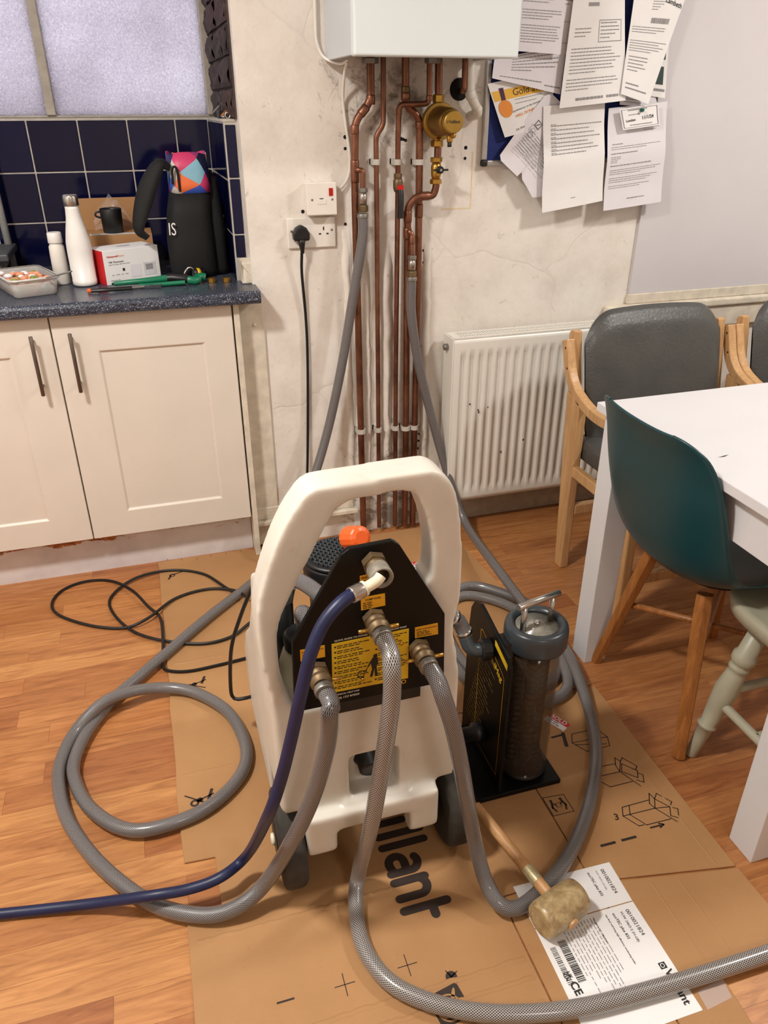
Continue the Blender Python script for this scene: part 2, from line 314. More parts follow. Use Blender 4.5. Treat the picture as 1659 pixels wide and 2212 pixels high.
# ---------------------------------------------------------------- geometry helpers
ORIG = {}
def V(*a): return Vector(a if len(a) > 1 else a[0])
class MB:
    """collects vertices and faces in world metres; build() links ONE mesh object"""
    def __init__(s): s.v = []; s.f = []; s.uv = {}; s.sm = []
    def add(s, vs, fs, smooth=False, uvs=None):
        b = len(s.v); s.v += [tuple(x) for x in vs]
        for i, f in enumerate(fs):
            s.f.append(tuple(b + k for k in f)); s.sm.append(smooth)
            if uvs: s.uv[len(s.f) - 1] = [uvs[k] for k in f] if not isinstance(uvs[0], list) else uvs[i]
        return s
    def box(s, a, b, M=None):
        x0, y0, z0 = a; x1, y1, z1 = b
        vs = [V(x, y, z) for x in (x0, x1) for y in (y0, y1) for z in (z0, z1)]
        if M is not None: vs = [M @ v for v in vs]
        return s.add(vs, [(0, 1, 3, 2), (4, 6, 7, 5), (0, 4, 5, 1), (2, 3, 7, 6), (0, 2, 6, 4), (1, 5, 7, 3)])
    def obox(s, c, ax, ay, az, hx, hy, hz):
        c = V(c); ax = V(ax).normalized(); ay = V(ay).normalized(); az = V(az).normalized()
        M = Matrix((ax, ay, az)).transposed().to_4x4(); M.translation = c
        return s.box((-hx, -hy, -hz), (hx, hy, hz), M)
    def lathe(s, p0, p1, prof, n=20, cap=True, smooth=True):
        """prof = [(t along p0->p1 in metres, radius)]"""
        p0 = V(p0); d = (V(p1) - p0).normalized(); a = d.orthogonal().normalized(); b = d.cross(a)
        vs = []; fs = []
        for t, r in prof:
            for k in range(n):
                th = 2 * PI * k / n; vs.append(p0 + d * t + (a * math.cos(th) + b * math.sin(th)) * r)
        m = len(prof)
        for i in range(m - 1):
            for k in range(n): fs.append((i * n + k, i * n + (k + 1) % n, (i + 1) * n + (k + 1) % n, (i + 1) * n + k))
        s.add(vs, fs, smooth)
        if cap:
            s.add(vs[:n], [tuple(reversed(range(n)))]); s.add(vs[-n:], [tuple(range(n))])
        return s
    def cyl(s, p0, p1, r, r2=None, n=18, ch=0.0):
        L = (V(p1) - V(p0)).length; r2 = r if r2 is None else r2
        pr = [(0, r), (L, r2)] if not ch else [(0, r - ch), (ch, r), (L - ch, r2), (L, r2 - ch)]
        return s.lathe(p0, p1, pr, n)
    def tube(s, pts, r, n=12, cap=True, rfun=None, uvlen=True, sy=1.0):
        pts = [V(p) for p in pts]; T = []
        for i in range(len(pts)):
            a = pts[max(0, i - 1)]; b = pts[min(len(pts) - 1, i + 1)]; T.append((b - a).normalized())
        nrm = T[0].orthogonal().normalized(); vs = []; uv = []; L = 0
        for i, p in enumerate(pts):
            if i:
                L += (p - pts[i - 1]).length; nrm = (nrm - T[i] * nrm.dot(T[i])).normalized()
            bn = T[i].cross(nrm); rr = r if rfun is None else rfun(i / (len(pts) - 1))
            for k in range(n + 1):
                th = 2 * PI * k / n; vs.append(p + (nrm * math.cos(th) + bn * math.sin(th) * sy) * rr); uv.append((L, k / n))
        fs = [(i * (n + 1) + k, i * (n + 1) + k + 1, (i + 1) * (n + 1) + k + 1, (i + 1) * (n + 1) + k) for i in range(len(pts) - 1) for k in range(n)]
        s.add(vs, fs, True, uv)
        if cap:
            s.add(vs[:n], [tuple(reversed(range(n)))]); e = vs[-(n + 1):]; s.add(e[:n], [tuple(range(n))])
        return s
    def prism(s, poly, ext, hole=None):
        """poly: list of 3D points (planar), ext: extrusion vector"""
        poly = [V(p) for p in poly]; e = V(ext); n = len(poly)
        if hole is None:
            vs = poly + [p + e for p in poly]
            fs = [tuple(range(n)), tuple(reversed(range(n, 2 * n)))] + [(i, n + i, n + (i + 1) % n, (i + 1) % n) for i in range(n)]
            return s.add(vs, fs)
        return s
    def grid(s, fn, nu, nv, smooth=True, closeu=False):
        vs = [fn(i / nu, j / nv) for i in range(nu + 1) for j in range(nv + 1)]
        uv = [(i / nu, j / nv) for i in range(nu + 1) for j in range(nv + 1)]
        fs = [(i * (nv + 1) + j, (i + 1) * (nv + 1) + j, (i + 1) * (nv + 1) + j + 1, i * (nv + 1) + j + 1) for i in range(nu) for j in range(nv)]
        return s.add(vs, fs, smooth, uv)
    def sphere(s, c, r, nu=14, nv=8, sc=(1, 1, 1)):
        c = V(c); vs = []
        for j in range(nv + 1):
            ph = PI * j / nv
            for i in range(nu): vs.append(c + V(r * sc[0] * math.sin(ph) * math.cos(2 * PI * i / nu), r * sc[1] * math.sin(ph) * math.sin(2 * PI * i / nu), r * sc[2] * math.cos(ph)))
        fs = [(j * nu + i, (j + 1) * nu + i, (j + 1) * nu + (i + 1) % nu, j * nu + (i + 1) % nu) for j in range(nv) for i in range(nu)]
        return s.add(vs, fs, True)
    def mesh(s, name, off=Vector((0, 0, 0))):
        me = bpy.data.meshes.new(name); me.from_pydata([tuple(V(v) - off) for v in s.v], [], s.f)
        me.polygons.foreach_set('use_smooth', s.sm)
        if s.uv:
            ul = me.uv_layers.new(name='UVMap').data
            for i, p in enumerate(me.polygons):
                if i in s.uv:
                    for k, li in enumerate(p.loop_indices): ul[li].uv = s.uv[i][k]
        me.validate(); me.update()
        bm = bmesh.new(); bm.from_mesh(me); bmesh.ops.remove_doubles(bm, verts=bm.verts, dist=1e-6) if not s.uv else None
        bmesh.ops.recalc_face_normals(bm, faces=bm.faces); bm.to_mesh(me); bm.free()
        return me
    def build(s, name, mat, parent=None, bevel=0, seg=2, smooth=False, thick=0, sub=0, angle=40):
        off = ORIG.get(parent.name, Vector((0, 0, 0))) if parent else Vector((0, 0, 0))
        me = s.mesh(name, off); o = bpy.data.objects.new(name, me); COL.objects.link(o)
        me.materials.append(mat)
        if parent: o.parent = parent
        ORIG[o.name] = off
        if thick:
            md = o.modifiers.new('solid', 'SOLIDIFY'); md.thickness = thick; md.offset = 0
        if bevel:
            md = o.modifiers.new('bevel', 'BEVEL'); md.width = bevel; md.segments = seg; md.limit_method = 'ANGLE'; md.angle_limit = math.radians(angle)
            md.harden_normals = False
            for p in me.polygons: p.use_smooth = False
        if sub:
            md = o.modifiers.new('sub', 'SUBSURF'); md.levels = sub; md.render_levels = sub
        if smooth:
            for p in me.polygons: p.use_smooth = True
        return o
def thing(name, label, cat, loc=(0, 0, 0), group=None):
    o = bpy.data.objects.new(name, None); COL.objects.link(o); o.location = loc; o.empty_display_size = .05
    ORIG[o.name] = V(loc); tag(o, label, cat, group); return o
def tag(o, label, cat, group=None):
    o['label'] = label; o['category'] = cat
    if group: o['group'] = group
    return o
def struct(o): o['kind'] = 'structure'; return o
def copy_tree(o, d, parent=None):
    c = o.copy(); COL.objects.link(c); c.parent = parent
    if parent is None: c.location = o.location + V(d)
    ORIG[c.name] = ORIG.get(o.name, Vector((0, 0, 0)))
    for ch in [x for x in bpy.data.objects if x.parent == o]: copy_tree(ch, d, c)
    return c
def spline(pts, step=.012, closed=False):
    """centripetal-ish Catmull-Rom through the points, resampled evenly"""
    P = [V(p) for p in pts]; P = [P[0] * 2 - P[1]] + P + [P[-1] * 2 - P[-2]]; out = []
    for i in range(1, len(P) - 2):
        p0, p1, p2, p3 = P[i - 1:i + 3]; n = 24
        for k in range(n):
            t = k / n; out.append(.5 * ((2 * p1) + (p2 - p0) * t + (2 * p0 - 5 * p1 + 4 * p2 - p3) * t * t + (3 * p1 - p0 - 3 * p2 + p3) * t ** 3))
    out.append(P[-2]); res = [out[0]]; acc = 0
    for a, b in zip(out, out[1:]):
        acc += (b - a).length
        if acc >= step: res.append(b); acc = 0
    if (res[-1] - out[-1]).length > 1e-4: res.append(out[-1])
    return res
def rpath(pts, rad=.02, n=5):
    """polyline with rounded corners"""
    P = [V(p) for p in pts]; out = [P[0]]
    for a, b, c in zip(P, P[1:], P[2:]):
        d1 = (a - b); d2 = (c - b); r = min(rad, d1.length * .48, d2.length * .48); s = b + d1.normalized() * r; e = b + d2.normalized() * r
        for k in range(n + 1):
            t = k / n; out.append(s * (1 - t) ** 2 + b * 2 * t * (1 - t) + e * t * t)
    out.append(P[-1]); return out
def frame(o, x, y): # matrix whose local x,y run along the world vectors x,y
    x = V(x).normalized(); y = V(y).normalized(); z = x.cross(y)
    M = Matrix((x, y, z)).transposed().to_4x4(); M.translation = V(o); return M
def text(s, size, M, mat, parent, name='lettering', align='LEFT', sx=1.0, bold=0.0, spacing=1.0, depth=0.0):
    cu = bpy.data.curves.new('t', 'FONT'); cu.body = s; cu.size = size; cu.align_x = align; cu.offset = bold; cu.space_character = spacing; cu.extrude = depth
    cu.resolution_u = 3
    ob = bpy.data.objects.new('t', cu); COL.objects.link(ob)
    bpy.context.view_layer.update()
    me = bpy.data.meshes.new_from_object(ob.evaluated_get(bpy.context.evaluated_depsgraph_get())); bpy.data.objects.remove(ob); bpy.data.curves.remove(cu)
    me.name = name; off = ORIG.get(parent.name, Vector((0, 0, 0))) if parent else Vector((0, 0, 0))
    M2 = Matrix.Translation(-off) @ M @ Matrix.Diagonal((sx, 1, 1, 1)); me.transform(M2); me.materials.clear(); me.materials.append(mat)
    o = bpy.data.objects.new(name, me); COL.objects.link(o)
    if parent: o.parent = parent
    ORIG[o.name] = off; return o
def words(mb, M, w, lines, lh, fill=(.6, 1.0), h=.55, word=(.012, .03), gap=.006, start=0.0, rnd=None):
    """rows of small printed word bars; M maps (x,y) with y downwards negative"""
    rnd = rnd or random
    y = 0
    for i in range(lines):
        y = -(i + .5) * lh; x = start; end = w * rnd.uniform(*fill)
        while x < end - word[0]:
            ww = min(rnd.uniform(*word), end - x); q = h * lh * .5
            mb.add([M @ V(x, y - q, 0), M @ V(x + ww, y - q, 0), M @ V(x + ww, y + q, 0), M @ V(x, y + q, 0)], [(0, 1, 2, 3)]); x += ww + gap
    return mb
def line(mb, M, a, b, w):
    a = V(a[0], a[1], 0); b = V(b[0], b[1], 0); d = (b - a).normalized() * w * .5; n = V(-d.y, d.x, 0)
    mb.add([M @ (a - d - n), M @ (b + d - n), M @ (b + d + n), M @ (a - d + n)], [(0, 1, 2, 3)]); return mb
def disc(mb, M, c, r, n=20, r0=0):
    if r0 == 0: mb.add([M @ V(c[0] + r * math.cos(2 * PI * k / n), c[1] + r * math.sin(2 * PI * k / n), 0) for k in range(n)], [tuple(range(n))])
    else:
        vs = [M @ V(c[0] + q * math.cos(2 * PI * k / n), c[1] + q * math.sin(2 * PI * k / n), 0) for k in range(n) for q in (r, r0)]
        mb.add(vs, [(2 * k, 2 * ((k + 1) % n), 2 * ((k + 1) % n) + 1, 2 * k + 1) for k in range(n)])
    return mb

# ================================================================ the room
D = 2.3625
fl = struct(MB().box((-1.4, -2.2, -.05), (3.2, 3.05, -.006)).build('floor', plain('subfloor', (90, 56, 36), .7)))
struct(MB().box((-1.4, -2.2, 2.5), (3.2, 3.05, 2.56)).build('ceiling', CEILP))
wb = struct(MB().box((.305, D, -.05), (3.2, 3.05, 2.5)).build('wall_back', PLASTER))
struct(MB().box((-1.46, -2.2, -.05), (-1.4, 3.05, 2.5)).build('wall_left', CEILP))
struct(MB().box((3.2, -2.2, -.05), (3.26, 3.05, 2.5)).build('wall_right', CEILP))
struct(MB().box((-1.46, -2.26, -.05), (3.26, -2.2, 2.5)).build('wall_front', CEILP))
wa = struct(MB().box((-1.4, 2.870, -.05), (.305, 3.05, 1.3525)).box((-1.4, 2.95, 2.3), (.305, 3.05, 2.5)).build('wall_alcove', GROUT))

# laminate floor strips
rnd = random.Random(3)
pw = .0685; planks = {}
row = 0; y = .34
while y < 2.36:
    x = -1.39
    while x < 2.75:
        Lk = rnd.choice((.38, .46, .54, .62, .70)) if x > -1.38 else rnd.choice((.22, .30, .38, .46, .54))
        if y + pw > D and x > .3: pass
        key = Lk
        if key not in planks:
            me = MB().box((0, 0, -.006), (Lk - .0004, pw - .0004, 0)).mesh('plank'); me.materials.append(FLOORW); planks[key] = me
        if True:
            o = bpy.data.objects.new('plank', planks[key]); COL.objects.link(o); o.location = (x, y, 0); o.parent = fl
        x += Lk
    y += pw; row += 1
MB().box((-1.39, -2.19, -.006), (3.19, .339, -.0005)).build('laminate_strip_area', FLOORW, fl)
MB().box((-1.39, 2.36, -.006), (.30, 2.87, -.0005)).build('laminate_strip_area', FLOORW, fl)

# navy tiles on the alcove wall, on its return and on the narrow front strip
def tile(a, b, parent): return MB().box(a, b).build('tile', TILE, parent, bevel=.0015, seg=1)
for r_ in range(3):
    z1 = 1.346 - r_ * .1505; z0 = max(.905, z1 - .1460)
    for c in range(-6, 4):
        x0 = -.2905 + .1505 * (c) + .0015; x1 = min(x0 + .1460, .264)
        if x1 - x0 > .02 and x0 > -.95: tile((x0, 2.8675, z0), (x1, 2.8715, z1), wa)
ret = struct(MB().box((.268, 2.434, .9), (.305, 2.870, 1.346)).build('wall_return', GROUT))
for r_ in range(3):
    z1 = 1.343 - r_ * .1505; z0 = max(.905, z1 - .1460)
    for y0, y1 in ((2.437, 2.572), (2.576, 2.720), (2.724, 2.866)): tile((.2655, y0, z0), (.2695, y1, z1), ret)
for z0, z1 in ((1.201, 1.338), (1.046, 1.197), (.978, 1.042)): tile((.2725, 2.4315, z0), (.3015, 2.4355, z1), ret)
MB().box((.266, 2.432, 1.346), (.305, 2.95, 1.353)).build('ledge', GROUT, ret)

# bare sooty bricks in the window reveal
rv = struct(MB().box((.300, 2.40, 1.353), (.305, 2.95, 2.5)).build('wall_reveal', plain('sooty_mortar', (70, 62, 60), .9, var=.3)))
rnd = random.Random(5)
for i in range(9):
    z0 = 1.356 + i * .076; ys = (2.405, 2.62, 2.835) if i % 2 else (2.405, 2.51, 2.725)
    for a, b in zip(ys, ys[1:] + (2.925,)):
        d = rnd.uniform(0, .008)
        def bk(u, v): return V(.284 + d + .0035 * math.sin(9 * v + 5 * u + i) + .004 * (max(0, abs(2 * u - 1) - .8) + max(0, abs(2 * v - 1) - .7)) * 5 + rnd.uniform(-.0015, .0015), a + (b - .007 - a) * u + rnd.uniform(-.001, .001), z0 + .069 * v)
        MB().grid(bk, 12, 6).box((.294, a + .001, z0 + .001), (.300, b - .008, z0 + .068)).build('brick', BRICK, rv)

# window with obscure glass
win = struct(thing('window_1', 'window', 'window', (-.3, 2.93, 1.353))); del win['label']; del win['category']
f = MB()
f.box((-1.39, 2.915, 1.353), (.30, 2.96, 1.360)); f.box((-1.39, 2.915, 2.27), (.30, 2.96, 2.30)); f.box((.274, 2.905, 1.360), (.300, 2.96, 2.27))
f.build('window_frame', FRAMEG, win, bevel=.003)
MB().box((-.2285, 2.905, 1.360), (-.2005, 2.955, 2.27)).build('mullion', FRAMEG, win, bevel=.003)
MB().box((-.925, 2.905, 1.360), (-.897, 2.955, 2.27)).build('mullion', FRAMEG, win, bevel=.003)
for a, b in ((-.2005, .274), (-.897, -.2285), (-1.39, -.925)): MB().box((a, 2.930, 1.360), (b, 2.936, 2.27)).build('pane', OBSC, win)

# smooth painted board, its bottom rail and the old sill, right of the chimney wall
bd = struct(MB().box((1.617, D - .012, .800), (3.2, D, 2.5)).build('wall_panel', LILAC))
struct(MB().box((1.612, D - .016, .765), (3.2, D, .7995)).build('trim_1', TRIMP, bevel=.003))
struct(MB().box((1.525, D - .034, .736), (3.2, D, .7645)).build('trim_2', TRIMP, bevel=.008, seg=3))
struct(MB().box((1.545, D - .022, .660), (3.2, D, .7355)).build('trim_3', TRIMP, bevel=.004))
# boarding and skirting under the worktop end and along the wall
struct(MB().box((.252, D - .010, .012), (.330, D + .03, .870)).build('trim_4', TRIMP, bevel=.003))
MB().lathe((.300, D - .0105, .792), (.300, D - .02, .792), [(0, .006), (.003, .005), (.004, .002)], 12).build('screw_cap', WHITEPL, bpy.data.objects['trim_4'])
struct(MB().box((.252, D - .032, .096), (.614, D, .112)).box((.252, D - .014, .112), (.600, D, .158)).build('baseboard_back', TRIMP, bevel=.003))
struct(MB().box((.90, D - .018, .0), (3.2, D, .105)).build('baseboard_right', plain('dusty_skirting', (166, 152, 134), .6, var=.15), bevel=.004))
# plaster ridges left between the chased pipes, screw holes
rnd = random.Random(11)
def ridge(x, w, z0, z1, h, parent):
    n = 26; ed = [(rnd.uniform(-.004, .004), rnd.uniform(-.004, .004)) for _ in range(n + 1)]
    def fn(u, v):
        i = int(round(u * n)); z = z0 + (z1 - z0) * u; a = -w / 2 + ed[i][0]; b = w / 2 + ed[i][1]
        return V(x + a + (b - a) * v, D + .002 - (h * math.sin(PI * v) ** .6 + .002) * min(1, 8 * u, 8 * (1 - u)), z)
    MB().grid(fn, n, 8).build('plaster_ridge', PLASTER, parent)
ridge(.722, .042, .10, 1.02, .022, wb); ridge(.660, .030, .10, .98, .018, wb); ridge(.600, .026, .12, 1.08, .014, wb); ridge(.862, .030, .14, 1.02, .016, wb)
def hole(px, r=.0055):
    MB().lathe((px[0], D - .0006, px[2]), (px[0], D - .0012, px[2]), [(0, r), (.0006, r * .8)], 12).build('screw_hole', HOLE, wb)
for p in [(0.6035,2.3625,1.3058), (0.6027,2.3625,1.2758), (0.9783,2.3625,1.2728), (0.9775,2.3625,1.2436), (0.8503,2.3625,0.9818), (0.8512,2.3625,0.9451), (0.6,2.3625,0.3403), (0.5993,2.3625,0.3107), (0.8489,2.3625,0.3866), (0.8477,2.3625,0.3604), (0.8465,2.3625,0.334), (0.8471,2.3625,0.3054), (0.4695,2.3625,1.1101), (0.5979,2.3625,1.0702), (0.7793,2.3625,1.2977), (0.7865,2.3625,1.2952), (0.7722,2.3625,1.2991)]: hole(p, random.choice((.0045, .0055)))
for a, b in (((1.0, 1.105), (1.0045, 1.262)), ((.905, 1.100), (1.0045, 1.104))): MB().box((a[0], D - .0006, a[1]), (b[0], D + .001, b[1])).build('tape_residue', STAIN, wb)
# hole broken through the plaster behind the boiler pipes
_h = (0.9499,2.3625,1.4267)
MB().lathe((_h[0], D - .001, _h[2]), (_h[0], D - .002, _h[2]), [(0, .030), (.001, .026)], 18).build('broken_hole', HOLE, wb)

# ================================================================ kitchen units
wt = MB()
prof = [(2.262, .884), (2.262, .898), (2.265, .905), (2.272, .9095), (2.284, .910), (2.868, .910), (2.868, .872), (2.284, .872), (2.270, .873), (2.264, .877)]
wt.prism([(-1.395, y, z) for y, z in prof], (1.709, 0, 0))
tag(wt.build('worktop', WORKTOP, bevel=.0012, seg=1), 'dark blue speckled laminate worktop running under the window', 'worktop')
cab = thing('base_cabinet', 'cream two-door kitchen base cabinet under the speckled worktop', 'cabinet', (-.27, 2.32, 0))
MB().box((-.780, 2.322, .150), (.232, 2.86, .870)).build('carcass', CREAM, cab)
def door(x0, x1, hx):
    z0, z1 = .157, .868; y0, y1 = 2.300, 2.320; m = MB(); fx0, fx1, fz0, fz1 = x0 + .115, x1 - .088, z0 + .085, z1 - .105; g = .006
    if hx < (x0 + x1) / 2: pass
    else: fx0, fx1 = x0 + .088, x1 - .115
    A = [(x0, z0), (x1, z0), (x1, z1), (x0, z1)]; B = [(fx0, fz0), (fx1, fz0), (fx1, fz1), (fx0, fz1)]; C = [(fx0 + g, fz0 + g), (fx1 - g, fz0 + g), (fx1 - g, fz1 - g), (fx0 + g, fz1 - g)]
    vs = [(x, y0, z) for x, z in A] + [(x, y0, z) for x, z in B] + [(x, y0 + g, z) for x, z in C] + [(x, y1, z) for x, z in A]
    fs = []
    for b in (0, 4): fs += [(b + i, b + (i + 1) % 4, b + 4 + (i + 1) % 4, b + 4 + i) for i in range(4)]
    fs += [(8, 9, 10, 11)] + [(i, 12 + i, 12 + (i + 1) % 4, (i + 1) % 4) for i in range(4)] + [(15, 14, 13, 12)]
    d = m.add(vs, fs).build('door', CREAM, cab, bevel=.0018, seg=2, angle=30)
    h = MB().lathe((hx, 2.268, .655), (hx, 2.268, .826), [(0, .0045), (.001, .0055), (.170, .0055), (.171, .0045)], 12)
    for z in (.676, .805): h.cyl((hx, 2.268, z), (hx, 2.300, z), .0045, n=10)
    h.build('handle', HANDLEM, d)
door(-.2745, .2285, -.2255); door(-.777, -.2785, -.327)
tag(MB().box((-1.39, 2.365, 0.0), (.232, 2.38, .150)).build('plinth', PLINTH), 'white kickboard with chipped orange-brown patches under the cabinet', 'plinth')
tag(MB().box((.2335, 2.296, .006), (.2505, 2.86, .870)).build('end_panel', TRIMP, bevel=.0015), 'narrow cream end panel beside the cabinet door', 'panel')
blk = MB().box((.276, 2.372, .9105), (.322, 2.43, .968)); blk.prism([(.276, 2.372, .968), (.322, 2.372, .968), (.322, 2.40, .982), (.276, 2.40, .982)], (0, .03, -.012))
tag(blk.build('plaster_block', TRIMP, bevel=.004), 'small cream boxed-in block on the worktop corner below the narrow tiles', 'block')

# ================================================================ boiler
bo = thing('boiler', 'white wall-hung boiler casing with square lower edge above the copper pipes', 'boiler', (.766, 2.21, 1.49))
BX0, BX1, BY0 = .5507, .983, 2.05
m = MB().box((BX0 + .004, 2.085, 1.494), (BX0 + .016, D - .002, 2.21)).box((BX1 - .016, 2.085, 1.494), (BX1 - .004, D - .002, 2.21)).box((BX0 + .016, 2.34, 1.52), (BX1 - .016, D - .002, 2.21)).box((BX0 + .016, 2.085, 2.19), (BX1 - .016, 2.34, 2.21))
m.build('casing', BOILERS, bo, bevel=.002)
MB().box((BX0, BY0, 1.490), (BX1, 2.084, 2.212)).build('front_panel', BOILERW, bo, bevel=.006, seg=3)
MB().box((BX0 + .016, 2.085, 1.505), (BX1 - .016, 2.34, 1.512)).build('underside', plain('open_underside_shade', (70, 68, 66), .5, .4), bo)  # dark sheet: the shade inside the open underside, put into its colour
MB().box((BX0 + .03, 2.0875, 1.4915), (BX1 - .05, 2.10, 1.504)).build('lower_flange', BOILERS, bo, bevel=.003)
def nut(mb, c, r=.018, h=.014, n=6): mb.lathe((c[0], c[1], c[2] - h / 2), (c[0], c[1], c[2] + h / 2), [(0, r * .92), (h * .15, r), (h * .85, r), (h, r * .92)], n, smooth=False); return mb
YP = D - .035

# white flex from above, into the boiler and down to the fused spur
c = MB().tube(spline([(0.527,2.3505,1.6611), (0.5262,2.3505,1.5897), (0.5277,2.3505,1.5373), (0.5448,2.3425,1.5008), (0.582,2.3125,1.4858), (0.5964,2.2825,1.4943)], .006), .0042, 8)
c.tube(spline([(0.5963,2.2925,1.4884), (0.593,2.3125,1.461), (0.5965,2.3485,1.4004), (0.6041,2.3535,1.3368), (0.6135,2.3545,1.2651), (0.6123,2.3545,1.2161), (0.5994,2.3505,1.1881), (0.5778,2.3445,1.1691)], .006), .0042, 8)
fx = c.build('boiler_flex', WHITEPL); tag(fx, 'white flex looping from the boiler side down to the switched spur', 'cable')

# ================================================================ copper pipes
def pipe(name, label, path, r, rad=.018):
    t = thing(name, label, 'pipe', (path[-1][0], path[-1][1], path[-1][2]))
    MB().tube(rpath(path, rad), r, 14).build('tube', COPPER, t); return t
def sleeve(t, a, b, r, name='coupling', mat=None):
    a = V(a); b = V(b); L = (b - a).length
    return MB().lathe(a, b, [(0, r * .93), (L * .1, r), (L * .9, r), (L, r * .93)], 16).build(name, mat or COPPER, t)
p1 = pipe('copper_pipe', 'thick copper pipe with soldered offset feeding the braided hose beside the sockets', [(0.6711,2.3275,1.506), (0.6712,2.3275,1.3969), (0.6246,2.3275,1.3464), (0.6203,2.3275,1.2079), (0.6213,2.3275,0.9725), (0.6252,2.3275,0.5282), (0.6288,2.3275,0.0303)], .011, .022)
for a, b in [((0.6707,2.3275,1.4116),(0.6705,2.3275,1.3877)), ((0.6589,2.3275,1.3831),(0.6397,2.3275,1.3625)), ((0.623,2.3275,1.3371),(0.6225,2.3275,1.3137)), ((0.6212,2.3275,1.2481),(0.6213,2.3275,1.1868))]: sleeve(p1, a, b, .0128)
nut(MB(), (0.6709,2.3275,1.494), .023, .014).build('union_nut', GREYMET, p1)
MB().tube(rpath([(0.622,2.3275,1.2213), (0.6213,2.3045,1.2228), (0.6381,2.3005,1.2215), (0.6374,2.3005,1.1761)], .014), .0075, 12).build('branch', COPPER, p1)
def hose_tail(t, px):   # adaptor that takes the braided hose: nut, ribbed body, brass nut, clamp
    x, y, z = px
    nut(MB(), (x, y, z), .0135, .012).build('union_nut', GREYMET, t)
    MB().lathe((x, y, z - .006), (x, y, z - .040), [(0, .0105), (.012, .012), (.034, .0105)], 14).build('adaptor', STEEL, t)
    nut(MB(), (x, y, z - .049), .0148, .018).build('hose_nut', DULLBRASS, t)
hose_tail(p1, (0.6373,2.3005,1.1687))
p2 = pipe('copper_pipe', 'thin copper gas-size pipe with a small offset and no valve', [(0.7096,2.3325,1.5067), (0.7092,2.3325,1.3364), (0.6869,2.3325,1.3082), (0.6878,2.3325,1.2405), (0.6885,2.3325,0.9128), (0.6899,2.3325,0.0253)], .0075, .014)
p4 = pipe('copper_pipe', 'thick copper pipe passing behind the horizontal crossover', [(0.774,2.3325,1.5075), (0.7755,2.3325,1.3876), (0.818,2.3325,1.3546), (0.8205,2.3325,1.238), (0.8228,2.3325,0.905), (0.8204,2.3325,0.4389), (0.8189,2.3325,0.0158)], .011, .02)
for a, b in [((0.7749,2.3325,1.4336),(0.7751,2.3325,1.4176))]: sleeve(p4, a, b, .013, 'reducer', DULLBRASS)
for a, b in [((0.7751,2.3325,1.4176),(0.7753,2.3325,1.3992)), ((0.8182,2.3325,1.3451),(0.8186,2.3325,1.326)), ((0.8214,2.3325,1.1232),(0.8215,2.3325,1.0837))]: sleeve(p4, a, b, .0128)
p3 = pipe('copper_pipe', 'thin copper pipe crossing sideways to the black lever valve', [(0.8359,2.3075,1.5049), (0.8377,2.3075,1.3898), (0.748,2.3075,1.3876), (0.7484,2.3175,1.3008), (0.7507,2.3225,1.1964), (0.7513,2.3275,1.0204), (0.7507,2.3325,0.61), (0.7504,2.3325,0.0212)], .0078, .016)
nut(MB(), (0.8444,2.3075,1.4951), .022, .014).build('union_nut', GREYMET, p3)
for a, b in [((0.8379,2.3075,1.4105),(0.8375,2.3075,1.3967)), ((0.7726,2.3075,1.3875),(0.8169,2.3075,1.3875))][:1]: sleeve(p3, a, b, .0092)
vx, vy, vz = (0.7508,2.3225,1.1813)
vb = MB(); nut(vb, (vx, vy, vz + .022), .0125, .012); vb.lathe((vx, vy, vz + .016), (vx, vy, vz - .022), [(0, .011), (.008, .0145), (.028, .0145), (.038, .011)], 14); vb.cyl((vx, vy, vz), (vx, vy - .022, vz), .006); vb.build('valve_body', DULLBRASS, p3)
lv = MB(); lv.obox((vx, vy - .024, vz - .008), (1, 0, 0), (0, 1, 0), (0, 0, 1), .009, .003, .006); lv.build('lever_tag', REDP, p3)
lv = MB(); lv.tube([(vx, vy - .025, vz - .016), (vx, vy - .030, vz - .030), (vx - .001, vy - .031, vz - .060), (vx - .002, vy - .031, vz - .092)], .0085, 12, rfun=lambda t: .0095 + .002 * t, sy=.8); lv.build('lever_handle', BLACKP, p3)
p5 = pipe('copper_pipe', 'thick copper pipe swept under the brass filter into the right braided hose', [(0.87,2.3125,1.2776), (0.8658,2.3075,1.1706), (0.8577,2.3075,1.1465), (0.8024,2.3045,1.1472), (0.7776,2.3075,1.1194), (0.7808,2.3175,1.0205), (0.7845,2.3275,0.8797), (0.7884,2.3325,0.4425), (0.7882,2.3325,0.015)], .011, .022)
for a, b in [((0.8459,2.3075,1.1469),(0.8136,2.3075,1.1466)), ((0.7784,2.3095,1.1075),(0.7788,2.3115,1.0746)), ((0.7786,2.3125,1.0587),(0.78,2.3155,1.0275))]: sleeve(p5, a, b, .0128)
q = (0.865,2.3095,1.2185)
m = MB(); nut(m, (q[0], q[1], q[2] + .026), .0175, .014); nut(m, (q[0], q[1], q[2] - .033), .0175, .014); m.lathe((q[0], q[1], q[2] + .02), (q[0], q[1], q[2] - .028), [(0, .012), (.012, .0155), (.034, .0155), (.048, .012)], 14); m.build('valve_body', BRASS, p5)
m = MB().cyl((q[0] + .004, q[1] - .014, q[2]), (q[0] + .004, q[1] - .03, q[2]), .0105, n=16, ch=.002); m.box((q[0] - .018, q[1] - .031, q[2] - .0025), (q[0] + .027, q[1] - .025, q[2] + .0025)); m.build('butterfly_handle', BLACKP, p5)
MB().cyl((q[0] + .004, q[1] - .030, q[2]), (q[0] + .004, q[1] - .032, q[2]), .004, n=10).build('handle_screw', STEEL, p5)
